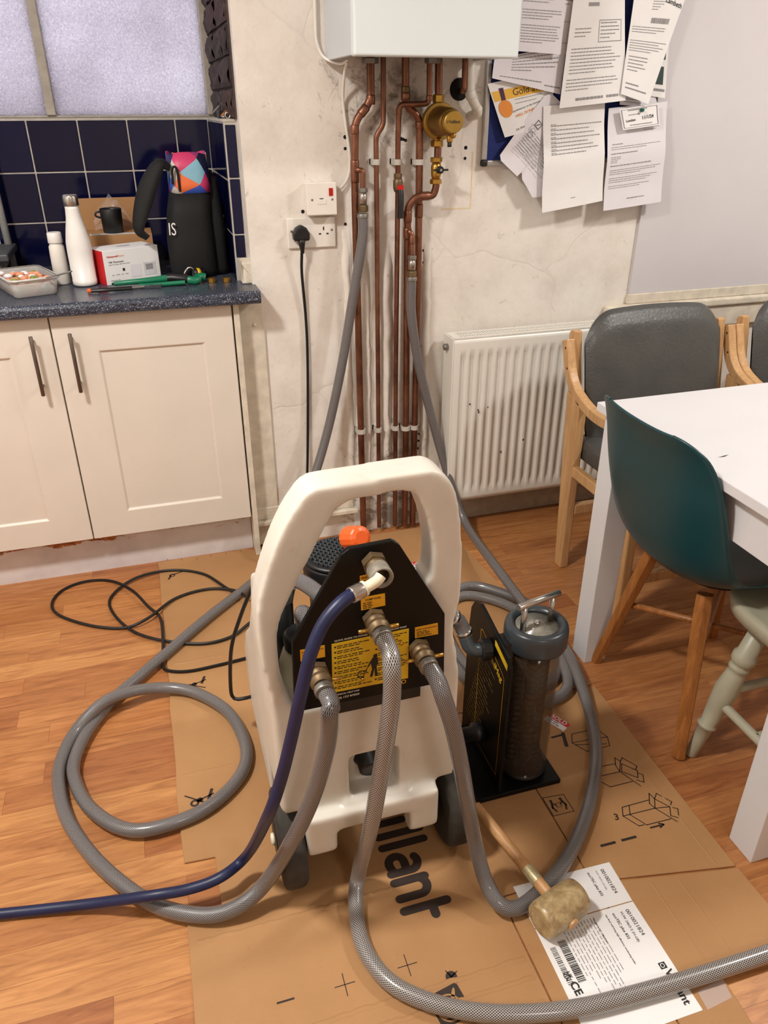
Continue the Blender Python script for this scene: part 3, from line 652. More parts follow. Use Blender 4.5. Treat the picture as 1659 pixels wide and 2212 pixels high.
MB().tube(rpath([(0.7834,2.3175,1.0485), (0.7793,2.2965,1.0501), (0.7869,2.2925,1.0437), (0.7879,2.2925,0.9792)], .012), .0075, 12).build('branch', COPPER, p5)
_b = (0.7871,2.2925,1.0264)
sleeve(p5, (_b[0], _b[1], _b[2] + .012), (_b[0], _b[1], _b[2] - .012), .009)
hose_tail(p5, (0.788,2.2925,0.9751))

# brass dirt filter on the return pipe
fc = (0.8715,2.315,1.345)
flt = thing('magnetic_filter', 'round gold brass filter housing with a printed cap under the boiler', 'filter', fc)
a = V(fc)
MB().lathe(a + V(0, .018, 0), a + V(0, -.2, 0), [(0, .036), (.004, .047), (.016, .050), (.028, .050), (.032, .047)], 36).build('flange', GOLDP, flt)
MB().lathe(a + V(0, -.014, 0), a + V(0, -.2, 0), [(0, .040), (.004, .0395), (.075, .035), (.082, .030)], 36).build('canister', plain('dark_gold', (132, 98, 44), .36, .7, var=.1), flt)
capm = MB().lathe(a + V(0, -.092, 0), a + V(0, -.2, 0), [(0, .027), (.006, .0285), (.024, .0285), (.027, .026)], 36); cp = capm.build('cap', GOLDP, flt)
MB().tube([(0.8649,2.3125,1.5099), (0.8683,2.3125,1.371)], .011, 14).build('inlet_tube', COPPER, flt)
nut(MB(), (0.8672,2.3125,1.4025), .0165, .022).build('union_nut', BRASS, flt); m = MB(); nut(m, (0.8668,2.3125,1.2874), .018, .018); m.lathe((0.8676,2.3125,1.3043), (0.8683,2.3125,1.2849), [(0, .014), (.02, .014)], 14); m.build('union_nut', BRASS, flt)
m = MB().cyl(a + V(.006, -.075, -.030), a + V(.006, -.075, -.052), .0085, n=12, ch=.001); m.sphere(a + V(.013, -.082, -.034), .009); m.build('drain_plug', BRASS, flt)
MB().cyl(a + V(.006, -.075, -.052), a + V(.006, -.075, -.064), .006, n=10).build('drain_cap', BLACKP, flt)
text('Vaillant', .0112, frame(a + V(-.015, -.1196, -.003), (1, 0, 0), (0, 0, 1)), BROWNINK, cp, bold=.0002)
disc(MB(), frame(a + V(-.0195, -.1196, 0), (1, 0, 0), (0, 0, 1)), (0, 0), .0032, 14, .0022).build('emblem', BROWNINK, cp)

# condensate pipe and the short copper stub into the wall
t = thing('condensate_pipe', 'white plastic condensate pipe bending beside the noticeboard', 'pipe', (0.9962,2.3325,1.3645))
MB().tube(rpath([(0.9634,2.3225,1.5117), (0.9675,2.3225,1.412), (1.003,2.3275,1.3633), (0.984,2.3725,1.3558)], .018), .0135, 16).build('tube', PIPEW, t)
sleeve(t, (0.9669,2.3225,1.4226), (0.9724,2.3225,1.4015), .0152, 'elbow_socket', PIPEW); sleeve(t, (0.9893,2.3255,1.3813), (0.9982,2.3275,1.3693), .0152, 'elbow_socket', PIPEW)
t = thing('copper_pipe', 'short dark copper stub turning into the broken hole in the wall', 'pipe', (0.9491,2.3325,1.4297))
MB().tube(rpath([(0.9459,2.3175,1.5112), (0.9462,2.3175,1.4224), (0.9552,2.3825,1.4223)], .014), .0078, 12).build('tube', COPPER, t)

# pipe clips
def clip(px, r, pos):
    x, y, z = px
    t = thing('pipe_clip', 'grey-white plastic clip around ' + pos, 'pipe clip', (x, D, z), 'pipe clips')
    m = MB(); n = 16; ro, ri, h = r + .0045, r + .0006, .0075
    pr = []
    ang = [PI * (-.08) + PI * 1.16 * k / n for k in range(n + 1)]
    def ring(rr, zz): return [V(x + rr * math.cos(-a_), y + rr * math.sin(-a_), zz) for a_ in ang]
    A = ring(ro, z - h); B = ring(ri, z - h); C = ring(ro, z + h); Dd = ring(ri, z + h); N = n + 1
    fs = []
    for i in range(n): fs += [(i, i + 1, 2 * N + i + 1, 2 * N + i), (N + i, 3 * N + i, 3 * N + i + 1, N + i + 1), (i, N + i, N + i + 1, i + 1), (2 * N + i, 2 * N + i + 1, 3 * N + i + 1, 3 * N + i)]
    fs += [(0, 2 * N, 3 * N, N), (n, N + n, 3 * N + n, 2 * N + n)]
    m.add(A + B + C + Dd, fs); m.build('collar', CLIPW, t)
    MB().box((x - ro, y + .001 + r * .2, z - h), (x - ri, D, z + h)).box((x + ri, y + .001 + r * .2, z - h), (x + ro, D, z + h)).box((x - ro, max(y + r + .0008, D - .012), z - h), (x + ro, D, z + h)).build('saddle', CLIPW, t)
for px, r, pos in [((0.6871,2.3325,1.2405),0.0075,'the thin offset pipe at valve height'), ((0.7501,2.3215,1.2399),0.0078,'the pipe above the lever valve'), ((0.819,2.3325,1.238),0.011,'the thick pipe beside the lever valve'), ((0.6265,2.3275,0.4109),0.011,'the leftmost pipe low on the wall'), ((0.6886,2.3325,0.4067),0.0075,'the thin pipe low on the wall'), ((0.7502,2.3325,0.4062),0.0078,'the lever-valve pipe low on the wall'), ((0.7872,2.3325,0.4018),0.011,'the filter pipe low on the wall'), ((0.8193,2.3325,0.4014),0.011,'the rightmost pipe low on the wall')]: clip(px, r, pos)

# ================================================================ sockets
sx, sz = .4922, 1.0509
t = thing('double_socket', 'white double mains socket plate with a black plug in one side', 'socket', (sx, D, sz))
MB().box((sx - .073, D - .009, sz - .043), (sx + .073, D, sz + .043)).build('plate', WHITEPL, t, bevel=.003, seg=2)
m = MB()
for dx in (.036,): m.box((sx + dx - .002, D - .0094, sz + .006), (sx + dx + .002, D - .0085, sz + .016)); m.box((sx + dx - .015, D - .0094, sz - .006), (sx + dx - .008, D - .0085, sz - .002)); m.box((sx + dx + .008, D - .0094, sz - .006), (sx + dx + .015, D - .0085, sz - .002))
m.build('pin_holes', HOLE, t)
for dx in (-.061, .061): MB().lathe((sx + dx, D - .0088, sz + .006), (sx + dx, D - .0108, sz + .006), [(0, .0038), (.0012, .0034)], 12).build('screw', GREYMET, t)
s0 = (0.5178,2.3225,1.1466)
t = thing('fused_spur', 'white switched fused spur box with a lit red neon window', 'switch', (s0[0], D, s0[2]))
x, z = s0[0] + .002, s0[2]
MB().box((x - .043, D - .030, z - .043), (x + .043, D, z + .043)).build('back_box', WHITEPL, t, bevel=.003)
MB().box((x - .0445, D - .040, z - .0445), (x + .0445, D - .030, z + .0445)).build('plate', WHITEPL, t, bevel=.003)
nm = NT('red_neon'); nm.base(lin((150, 8, 8))); nm.set(Roughness=.15); nm.b.inputs['Emission Color'].default_value = (1, .03, .02, 1); nm.b.inputs['Emission Strength'].default_value = .12
MB().box((x + .021, D - .0425, z + .008), (x + .033, D - .0398, z + .029)).build('neon_window', nm.m, t, bevel=.001)
MB().box((x - .014, D - .0412, z - .014), (x + .013, D - .0398, z - .001)).build('fuse_drawer', WHITEPL, t, bevel=.0008)
MB().box((x - .007, D - .0416, z + .0005), (x + .004, D - .0398, z + .0022)).build('fuse_slot', HOLE, t)
for dx in (-.029, .031): MB().lathe((x + dx, D - .0398, z - .002), (x + dx, D - .0416, z - .002), [(0, .0035), (.001, .003)], 12).build('screw', GREYMET, t)

# black plug and flex running to the machine
pc = thing('power_cable', 'black mains plug and flex trailing from the socket in loops on the floor', 'cable', (0.4544,2.3325,1.0461))
px_ = (0.4559,2.3325,1.0486)
m = MB(); x, y, z = px_[0], D - .0095, px_[2]
m.prism([(x - .024, y, z - .016), (x + .024, y, z - .016), (x + .025, y, z + .004), (x + .016, y, z + .020), (x, y, z + .029), (x - .016, y, z + .020), (x - .025, y, z + .004)], (0, -.030, 0)); m.build('plug', BLACKP, pc, bevel=.006, seg=3)
MB().lathe((x, y - .018, z - .012), (x + .001, y - .02, z - .052), [(0, .012), (.012, .010), (.03, .0065), (.04, .0055)], 12).build('strain_relief', BLACKP, pc)
MB().tube(spline([(0.4547,2.3325,1.0002), (0.4534,2.3425,0.9383), (0.4603,2.3525,0.8099), (0.4602,2.3525,0.6922), (0.4504,2.3505,0.4742), (0.4329,2.3375,0.2439), (0.4064,2.2925,0.1625), (0.3098,2.2955,0.03), (0.2257,2.1786,0.012), (0.1427,2.0688,0.016), (0.0469,2.2221,0.01), (-0.0625,2.2799,0.01), (-0.1745,2.2577,0.012), (-0.2473,2.1772,0.006), (-0.2395,2.0829,0.006), (-0.1792,1.9636,0.008), (-0.0891,1.8841,0.012), (0.0129,1.8413,0.012), (0.0938,1.8507,0.012), (0.155,1.8973,0.016)], .010), .0045, 8).build('flex', CABLEB, pc)
m = MB().tube(spline([(0.1655,2.0133,0.03), (0.1302,2.0865,0.016), (0.0531,2.1248,0.012), (-0.05,2.1018,0.012), (-0.1367,2.0088,0.018), (-0.2056,1.9945,0.007), (-0.2989,2.0343,0.006), (-0.3957,2.1184,0.006), (-0.425,2.1918,0.006), (-0.398,2.2648,0.006), (-0.3285,2.2974,0.006), (-0.2484,2.2756,0.006), (-0.1821,2.1827,0.016), (-0.1354,2.0806,0.012), (-0.1024,2.0098,0.01), (-0.099,1.879,0.018), (-0.1044,1.7824,0.01), (-0.0934,1.7522,0.01), (-0.0411,1.732,0.01), (0.041,1.7335,0.01), (0.1389,1.741,0.012)], .010), .0045, 8)
m.tube(spline([(0.2065,1.5,0.5584), (0.1377,1.42,0.4732), (0.0974,1.42,0.3829), (0.0689,1.42,0.2991), (0.0579,1.45,0.1687), (0.0617,1.45,0.1275), (0.0882,1.44,0.1291), (0.1418,1.47,0.1087)], .010), .0045, 8)
m.build('flex_loop', CABLEB, pc)

# ================================================================ radiator
rd = thing('radiator', 'white fluted panel radiator with a grille top behind the grey armchair', 'radiator', (1.3, 2.3, .12))
RX0, RX1, RY, RZ0, RZ1 = .921, 1.731, 2.258, .127, .716
N = 24
def rf(u, v):
    x = RX0 + (RX1 - RX0) * u; z = RZ0 + (RZ1 - RZ0) * v
    d = 0
    if x > RX0 + .022 and x < RX1 - .022:
        ph = ((x - RX0 - .022) / .0325) % 1.0
        g = max(0, min(1, (.5 - abs(ph - .5) - .16) * 9)); e = max(0, min(1, (v - .065) * 45, (.915 - v) * 45)); d = .0085 * g * e
    return V(x, RY + d, z)
MB().grid(rf, 300, 40).build('front_panel', RADW, rd, thick=.0015)
MB().box((RX0 - .001, RY - .002, RZ0), (RX0 + .004, 2.338, RZ1 + .004)).box((RX1 - .004, RY - .002, RZ0), (RX1 + .001, 2.338, RZ1 + .004)).box((RX0, 2.332, RZ0), (RX1, 2.338, RZ1)).build('side_panel', RADW, rd, bevel=.0015)
m = MB().box((RX0 + .004, RY, RZ1 + .001), (RX1 - .004, RY + .012, RZ1 + .006)).box((RX0 + .004, 2.324, RZ1 + .001), (RX1 - .004, 2.333, RZ1 + .006)).box((RX0 + .004, 2.292, RZ1 + .001), (RX1 - .004, 2.297, RZ1 + .006))
k = RX0 + .03
while k < RX1 - .01: m.box((k, RY + .012, RZ1 + .0015), (k + .0045, 2.324, RZ1 + .0055)); k += .0095
m.box((RX0 + .004, RY + .012, RZ1 + .0015), (RX0 + .028, 2.324, RZ1 + .0055)); m.build('top_grille', RADW, rd)
MB().box((RX0 + .006, RY + .010, RZ0 + .03), (RX1 - .006, 2.331, RZ1 - .02)).build('convector_core', plain('dark_core', (70, 66, 60), .7), rd)
MB().cyl((RX0 - .001, 2.300, .684), (RX0 - .016, 2.300, .684), .011, n=14, ch=.002).build('vent_plug', GREYMET, rd)
rnd = random.Random(2)
m = MB()
for p in [(0.991,2.2575,0.4919), (1.0231,2.2575,0.4668), (1.0587,2.2575,0.4729), (1.0252,2.2575,0.4598), (1.2039,2.2575,0.3352), (1.1204,2.2575,0.2994)]: m.add([(p[0] + .004 * math.cos(k) * rnd.uniform(.4, 1), 2.2568, p[2] + .006 * math.sin(k) * rnd.uniform(.4, 1)) for k in (0, 1.2, 2.4, 3.6, 4.8)], [(0, 1, 2, 3, 4)])
m.build('paint_chips', BROWNINK, rd)['kind'] = 'stuff'
MB().tube(rpath([(1.60, 2.29, .14), (1.60, 2.29, .05), (1.60, 2.29, .001)], .01), .0075, 10).build('tail_pipe', COPPER, rd)
for xb in (1.0, 1.6): MB().box((xb, 2.338, .2), (xb + .03, D, .62)).build('wall_bracket', RADW, rd)

def text_fit(s, a, b, up, mat, parent, name='lettering', bold=0.0, hscale=1.0, lift=.0004):
    """text from baseline start a to baseline end b, letters rising along `up`"""
    o = text(s, 1.0, Matrix.Identity(4), mat, None, name, bold=bold); me = o.data
    xs = [v.co.x for v in me.vertices]; w = max(xs) - min(xs); x0 = min(xs)
    a = V(a); b = V(b); k = (b - a).length / w; x = (b - a).normalized(); up = V(up); up = (up - x * up.dot(x)).normalized(); n = x.cross(up)
    off = ORIG.get(parent.name, Vector((0, 0, 0)))
    M = Matrix((x * k, up * k * hscale, n)).transposed().to_4x4(); M.translation = a - x * k * x0 + n * lift - off
    me.transform(M); o.parent = parent; ORIG[o.name] = off; return o

# ================================================================ flattened cardboard
CT = .005
cb = thing('flattened_cardboard', 'brown flattened boiler carton spread over the floor under the machine', 'cardboard', (.45, 1.3, 0))
def sheet(poly, parent, name='panel', z0=0.0003, z1=CT, mat=None): return MB().prism([(x, y, z0) for x, y in poly], (0, 0, z1 - z0)).build(name, mat or CARD, parent, bevel=.0012, seg=1)
rnd = random.Random(9)
left = [(-.094 + rnd.uniform(-.003, .003), 2.30 - .10 * i) for i in range(12)]
main = [(-.096, 2.352), (.0, 2.356), (.10, 2.352), (.20, 2.357), (.232, 2.340), (.50, 2.330)] + [(.50, .42), (-.094, .42)] + [(-.095 + rnd.uniform(-.003, .003), .42 + .09 * i) for i in range(1, 6)] + [(-.096, .985), (-.029, .99), (-.029, 1.118), (-.092, 1.122)] + list(reversed(left))
main = main[:len(main) - 0]
sheet(main, cb)
sheet([(.503, 2.325), (.60, 2.318), (.86, 2.322), (.93, 2.30), (.948, 2.12), (.975, 1.80), (1.0, 1.365), (.503, 1.365)], cb)
sheet([(.503, 1.362), (.690, 1.362), (.690, .861), (.503, .861)], cb)
sheet([(.6925, 1.362), (1.003, 1.355), (.992, .783), (.6925, .838)], cb)
sheet([(.503, .858), (.690, .858), (.690, .45), (.503, .45)], cb)
sheet([(.6925, .833), (.993, .778), (.998, .60), (.815, .598), (.806, .44), (.6925, .44)], cb)
def ridge_x(y, x0, x1, w=.012, h=.0022, parent=cb):
    n = 40; j = [rnd.uniform(-.002, .002) for _ in range(n + 1)]
    MB().grid(lambda u, v: V(x0 + (x1 - x0) * u, y + j[int(round(u * n))] + w * (v - .5), CT - .0004 + h * math.sin(PI * v)), n, 5).build('crease', CARD, parent)
for y, x0, x1 in ((.735, -.08, .49), (.700, -.08, .49), (.655, .05, .49), (.940, -.08, .30), (1.36, -.08, .08), (1.78, -.08, .06)): ridge_x(y, x0, x1)
def ridge_y(x, y0, y1): 
    n = 30; MB().grid(lambda u, v: V(x + .006 * (v - .5), y0 + (y1 - y0) * u, CT - .0004 + .0012 * math.sin(PI * v)), n, 4).build('crease', CARD, cb)
for x, y0, y1 in ((.803, .62, .80), (.86, .64, .79), (.955, .80, 1.34)): ridge_y(x, y0, y1)
# staples along the torn back edge
for i, p in enumerate([(-0.0634,2.3613,0.006), (-0.0159,2.3498,0.006), (0.0336,2.341,0.006), (0.0814,2.3455,0.006), (0.1341,2.3456,0.006), (0.1846,2.3498,0.006), (0.2404,2.3526,0.006)]):
    MB().cyl((p[0] - .001, p[1], CT + .001), (p[0] + .001, p[1] - .008, CT + .0022), .0011, n=6).build('staple', BRASS, cb)
ZP = CT + .0003
def FM(o): return frame((o[0], o[1], ZP), (0, -1, 0), (1, 0, 0))
# big printed word, letters built as fat rounded strokes
def arc(cx, cy, rx, ry, a0, a1, n=10): return [(cx + rx * math.cos(math.radians(a0 + (a1 - a0) * k / n)), cy + ry * math.sin(math.radians(a0 + (a1 - a0) * k / n))) for k in range(n + 1)]
def glyph(y0, strokes, w=.0180):
    m = MB(); F = frame((.3085, y0, ZP), (0, -1, 0), (1, 0, 0))
    for P in strokes:
        P = [V(p[0], p[1], 0) for p in P]
        L = []; R_ = []
        for i, p in enumerate(P):
            d = (P[min(len(P) - 1, i + 1)] - P[max(0, i - 1)]).normalized(); q = V(-d.y, d.x, 0) * w / 2; L.append(p + q); R_.append(p - q)
        for end, d in ((0, (P[0] - P[1]).normalized()), (1, (P[-1] - P[-2]).normalized())):
            c = P[-1] if end else P[0]; a0 = math.atan2(d.y, d.x); m.add([F @ V(c.x + w / 2 * math.cos(a0 + PI * (k / 8 - .5)), c.y + w / 2 * math.sin(a0 + PI * (k / 8 - .5)), 0) for k in range(9)], [tuple(range(9))])
        for i in range(len(P) - 1): m.add([F @ R_[i], F @ R_[i + 1], F @ L[i + 1], F @ L[i]], [(0, 1, 2, 3)])
        F = F @ Matrix.Translation((0, 0, .00012))
    o = m.build('big_letter', BROWNINK, cb); o['kind'] = 'stuff'
GA = [[(.040, .0), (.040, .042)] + arc(.022, .044, .018, .017, 0, 125), [(.040, .034), (.020, .034)] + arc(.018, .018, .016, .016, 90, 270) + [(.026, .003), (.040, .008)]]
GL = [[(0, 0), (0, .092)]]
glyph(1.232, [[(0, .088), (.024, .004), (.048, .088)]]); glyph(1.160, GA); glyph(1.094, [[(0, 0), (0, .062)], [(0, .088), (0, .0885)]]); glyph(1.062, GL); glyph(1.034, GL); glyph(1.010, GA)
glyph(.949, [[(0, 0), (0, .064)], [(0, .048)] + arc(.018, .044, .018, .018, 150, 0) + [(.036, 0)]]); glyph(.886, [[(0, 0), (0, .088)], [(0, .057), (.022, .057)]])
# crosses, dashes and register dot
m = MB(); I = frame((0, 0, ZP), (1, 0, 0), (0, 1, 0))
for c in [(0.2811,0.7854,0.005), (0.1638,0.7851,0.005)]: line(m, I, (c[0] - .018, c[1]), (c[0] + .018, c[1]), .0016); line(m, I, (c[0], c[1] - .020), (c[0], c[1] + .020), .0016)
m.build('register_cross', BROWNINK, cb)['kind'] = 'stuff'
m = MB()
for a, b in [((0.0441,0.7886,0.005),(0.0718,0.7883,0.005)), ((0.8033,1.217,0.005),(0.8342,1.2174,0.005)), ((0.7538,0.9053,0.005),(0.7834,0.9047,0.005)), ((0.8035,0.9045,0.005),(0.8335,0.9038,0.005)), ((-0.0808,1.7003,0.005),(-0.0009,1.6563,0.005)), ((-0.0781,1.2974,0.005),(-0.0375,1.2673,0.005))]: line(m, I, a, b, .006 if a[0] > .4 else .0035)
m.build('printed_dash', BROWNINK, cb)['kind'] = 'stuff'
c = (0.3499,0.7426,0.005)
m = MB(); disc(m, I, c, .0105); line(m, I, (c[0] - .0125, c[1] - .006), (c[0] + .0125, c[1] + .006), .002); line(m, I, (c[0] - .006, c[1] + .0125), (c[0] + .006, c[1] - .0125), .002); m.build('register_dot', BROWNINK, cb)
# pictograms at the left
m = MB()
for c in [(-0.054,2.2525,0.005)]:
    disc(m, I, c, .010, 16, .006); line(m, I, (c[0] - .012, c[1] - .02), (c[0] - .004, c[1] + .0), .006); line(m, I, (c[0] + .002, c[1] + .004), (c[0] + .03, c[1] + .012), .005)
for c in [(-0.0272,1.678,0.005), (-0.0469,1.2769,0.005)]:
    disc(m, I, (c[0], c[1]), .007); line(m, I, c, (c[0] + .03, c[1] + .01), .004); line(m, I, (c[0] + .02, c[1]), (c[0] + .028, c[1] + .022), .007); disc(m, I, (c[0] - .012, c[1] - .006), .010, 16, .005)
m.build('pictogram', BROWNINK, cb)['kind'] = 'stuff'
# carton folding diagrams
def drawing(name, segs, w=.0022):
    m = MB()
    for poly in segs:
        for a, b in zip(poly, poly[1:]): line(m, I, a, b, w)
    o = m.build(name, BROWNINK, cb); o['kind'] = 'stuff'; return o
drawing('carton_diagram', [[(0.8548,1.2127,0.005), (0.9231,1.2117,0.005), (0.9343,1.1784,0.005), (0.9239,1.1509,0.005), (0.8616,1.151,0.005), (0.8411,1.1859,0.005), (0.8548,1.2127,0.005)], [(0.8411,1.1859,0.005), (0.8898,1.1839,0.005), (0.9343,1.1784,0.005)], [(0.8456,1.1781,0.005), (0.9196,1.1586,0.005)]])
drawing('carton_diagram', [[(0.8631,1.0986,0.005), (0.9041,1.0965,0.005)], [(0.8503,1.0731,0.005), (0.9023,1.0717,0.005)], [(0.8448,1.056,0.005), (0.8569,1.0382,0.005), (0.9138,1.0377,0.005)], [(0.9145,1.1131,0.005), (0.9031,1.0908,0.005), (0.9023,1.0717,0.005), (0.9207,1.099,0.005), (0.9145,1.1131,0.005)], [(0.9207,1.099,0.005), (0.9314,1.1079,0.005), (0.9504,1.0748,0.005), (0.9408,1.0658,0.005)], [(0.9199,1.0917,0.005), (0.9433,1.0621,0.005), (0.9323,1.0435,0.005), (0.9064,1.0705,0.005), (0.9199,1.0917,0.005)], [(0.9023,1.0717,0.005), (0.9243,1.0203,0.005)], [(0.9403,1.0556,0.005), (0.9485,1.0473,0.005), (0.9377,1.0275,0.005), (0.9263,1.0382,0.005)]])
drawing('carton_diagram', [[(0.8503,0.9801,0.005), (0.9194,0.9803,0.005)], [(0.8503,0.9801,0.005), (0.839,0.9587,0.005), (0.8574,0.9262,0.005), (0.8693,0.9251,0.005)], [(0.839,0.9587,0.005), (0.9187,0.9565,0.005)], [(0.868,0.98,0.005), (0.8557,0.9574,0.005), (0.8751,0.9233,0.005), (0.9347,0.9216,0.005)], [(0.9301,0.9962,0.005), (0.9144,0.9711,0.005), (0.9187,0.9565,0.005), (0.9329,0.9789,0.005), (0.9301,0.9962,0.005)], [(0.9329,0.9789,0.005), (0.9462,0.9913,0.005), (0.965,0.9609,0.005), (0.9532,0.9512,0.005)], [(0.9329,0.9789,0.005), (0.9525,0.9501,0.005), (0.9187,0.9565,0.005), (0.9437,0.9112,0.005)], [(0.9525,0.9501,0.005), (0.9661,0.9406,0.005), (0.9536,0.9184,0.005), (0.9399,0.929,0.005), (0.9525,0.9501,0.005)]])
drawing('arrow', [[(0.8795,0.9144,0.005), (0.9022,0.9137,0.005)], [(0.9032,0.9185,0.005), (0.9104,0.9138,0.005)], [(0.9003,0.9093,0.005), (0.9104,0.9138,0.005)]], .004)
text_fit('3', (0.8169,0.9549,0.0053), (0.8257,0.9522,0.0053), (0, 1, 0), BROWNINK, cb, bold=.02).matrix_basis @= Matrix.Identity(4)
text_fit('1', (0.8183,1.1814,0.0053), (0.8269,1.1788,0.0053), (0, 1, 0), BROWNINK, cb, bold=.02)
# two-person-lift sign
q = [(0.693,1.0553,0.005), (0.743,1.0509,0.005), (0.7429,1.0025,0.005), (0.6932,1.0034,0.005)]
m = MB()
for a, b in zip(q, q[1:] + q[:1]): line(m, I, a, b, .0018)
cx = sum(p[0] for p in q) / 4; cy = sum(p[1] for p in q) / 4
for s in (-1, 1):
    disc(m, I, (cx + s * .012, cy + .014), .0035, 10); line(m, I, (cx + s * .012, cy + .009), (cx + s * .016, cy - .004), .005); line(m, I, (cx + s * .016, cy - .004), (cx + s * .012, cy - .015), .004); line(m, I, (cx + s * .012, cy + .006), (cx + s * .005, cy), .003)
for a, b in (((-.006, -.006), (.006, -.006)), ((.006, -.006), (.006, .005)), ((.006, .005), (-.006, .005)), ((-.006, .005), (-.006, -.006))): line(m, I, (cx + a[0], cy + a[1]), (cx + b[0], cy + b[1]), .0012)
m.build('lifting_sign', BROWNINK, cb)['kind'] = 'stuff'
# printed emblem square with round head outline and two long ears
q = V((0.3295,0.6972,0.005))
def em(mb, c, r, k=1.0): pass
E1 = frame((q.x, q.y, ZP), (.985, .17, 0), (-.17, .985, 0)); h = .030
m = MB(); pts = []
for cx_, cy_, a0 in ((h - .006, h - .006, 0), (-h + .006, h - .006, PI / 2), (-h + .006, -h + .006, PI), (h - .006, -h + .006, 1.5 * PI)):
    for k in range(5): pts.append(E1 @ V(cx_ + .006 * math.cos(a0 + k * PI / 8), cy_ + .006 * math.sin(a0 + k * PI / 8), 0))
m.add(pts, [tuple(range(len(pts)))]); eb = m.build('emblem', BROWNINK, cb)
E2 = E1.copy(); E2.translation.z += .0003; m = MB(); disc(m, E2, (-.003, -.003), .0235, 28, .0205)
def ell(mb, M, c, a, b, rot, n=16): mb.add([M @ V(c[0] + a * math.cos(t) * math.cos(rot) - b * math.sin(t) * math.sin(rot), c[1] + a * math.cos(t) * math.sin(rot) + b * math.sin(t) * math.cos(rot), 0) for t in [2 * PI * k / n for k in range(n)]], [tuple(range(n))])
ell(m, E2, (.014, .013), .0125, .0032, .95); ell(m, E2, (.017, -.014), .0125, .0032, -.35); ell(m, E2, (-.012, -.008), .011, .008, .6); m.build('emblem_lines', CARD, eb)['kind'] = 'stuff'
# white product sticker folded over the carton
st = sheet([(.533, .873), (.7475, .866), (.744, .777), (.5345, .781)], cb, 'product_label', CT, CT + .0008, PAPER)
st2 = sheet([(.5345, .779), (.744, .775), (.744, .562), (.530, .562)], cb, 'product_label', CT, CT + .0008, PAPER)
ZL = CT + .0011
def lt(s, a, b, par, bold=0.0, mat=None): text_fit(s, (a[0], a[1], ZL), (b[0], b[1], ZL), (1, 0, 0), mat or INK, par, bold=bold)
lt('0010021824', (0.7191,0.8552,0.006), (0.7191,0.7999,0.006), st); lt('VUW 246/5-5 (H-GB)', (0.708,0.8564,0.006), (0.7068,0.8122,0.006), st, mat=GREYINK); lt('ecoTEC plus 832', (0.6899,0.8563,0.006), (0.6905,0.8024,0.006), st, .01)
lt('0010021824', (0.7186,0.763,0.006), (0.7206,0.7087,0.006), st2); lt('VUW 246/5-5 (H-GB)', (0.707,0.7626,0.006), (0.7059,0.7,0.006), st2); lt('ecoTEC plus 832', (0.6904,0.7637,0.006), (0.6916,0.71,0.006), st2, .01)
lt('Gas fired wall hung high efficiency condensing boiler', (0.676,0.7651,0.006), (0.6767,0.6645,0.006), st2, .008)
lt('Weight: 46 Kg : 2 MAN LIFT', (0.6485,0.7646,0.006), (0.6491,0.7128,0.006), st2, .008)
m = MB(); words(m, frame((.655, .768, ZL), (0, -1, 0), (1, 0, 0)), .17, 11, .0068, (.55, 1), .22, (.006, .016), .003, rnd=random.Random(4)); m.build('small_print', GREYINK, st2)['kind'] = 'stuff'
m = MB(); yy = .745; rr = random.Random(8)
while yy > .665:
    w_ = rr.choice((.0008, .0016, .0024)); m.add([(.562, yy, ZL), (.562, yy - w_, ZL), (.578, yy - w_, ZL), (.578, yy, ZL)], [(0, 1, 2, 3)])
    if yy < .738 and yy > .655: m.add([(.543, yy, ZL), (.543, yy - w_ * .7, ZL), (.554, yy - w_ * .7, ZL), (.554, yy, ZL)], [(0, 1, 2, 3)])
    yy -= w_ + rr.choice((.0008, .0014))
m.build('barcode', INK, st2)['kind'] = 'stuff'
lt('UK', (0.55,0.6884,0.006), (0.551,0.6752,0.006), st2, .02); lt('CA', (0.542,0.6874,0.006), (0.543,0.6742,0.006), st2, .02); lt('CE', (0.5462,0.6699,0.006), (0.5475,0.6461,0.006), st2, .03)
lt('Vaillant', (0.7205,0.6406,0.006), (0.7191,0.5773,0.006), st2, .02)
m = MB(); c = (0.7223,0.6488,0.006); M_ = frame((c[0], c[1], ZL), (0, -1, 0), (1, 0, 0)); m.add([M_ @ V(x, y, 0) for x, y in ((-.006, -.005), (.006, -.005), (.006, .008), (-.006, .008))], [(0, 1, 2, 3)]); eo = m.build('emblem', INK, st2)
m = MB(); disc(m, frame((c[0], c[1], ZL + .0002), (0, -1, 0), (1, 0, 0)), (0, .001), .0042, 14, .0030); m.build('emblem_ring', PAPER, eo)
m = MB(); c = (0.5458,0.6336,0.006); M_ = frame((c[0], c[1], ZL), (0, -1, 0), (1, 0, 0))
for a, b in (((-.008, -.009), (.008, -.009)), ((.008, -.009), (.008, .009)), ((.008, .009), (-.008, .009)), ((-.008, .009), (-.008, -.009)), ((0, -.009), (0, .009))): line(m, M_, a, b, .0008)
m.build('manual_symbol', INK, st2)['kind'] = 'stuff'
# clear tape patch
MB().prism([(.755, .592, CT + .0004), (.812, .597, CT + .0004), (.806, .565, CT + .0004), (.752, .560, CT + .0004)], (0, 0, .0004)).build('tape', FILM, cb)

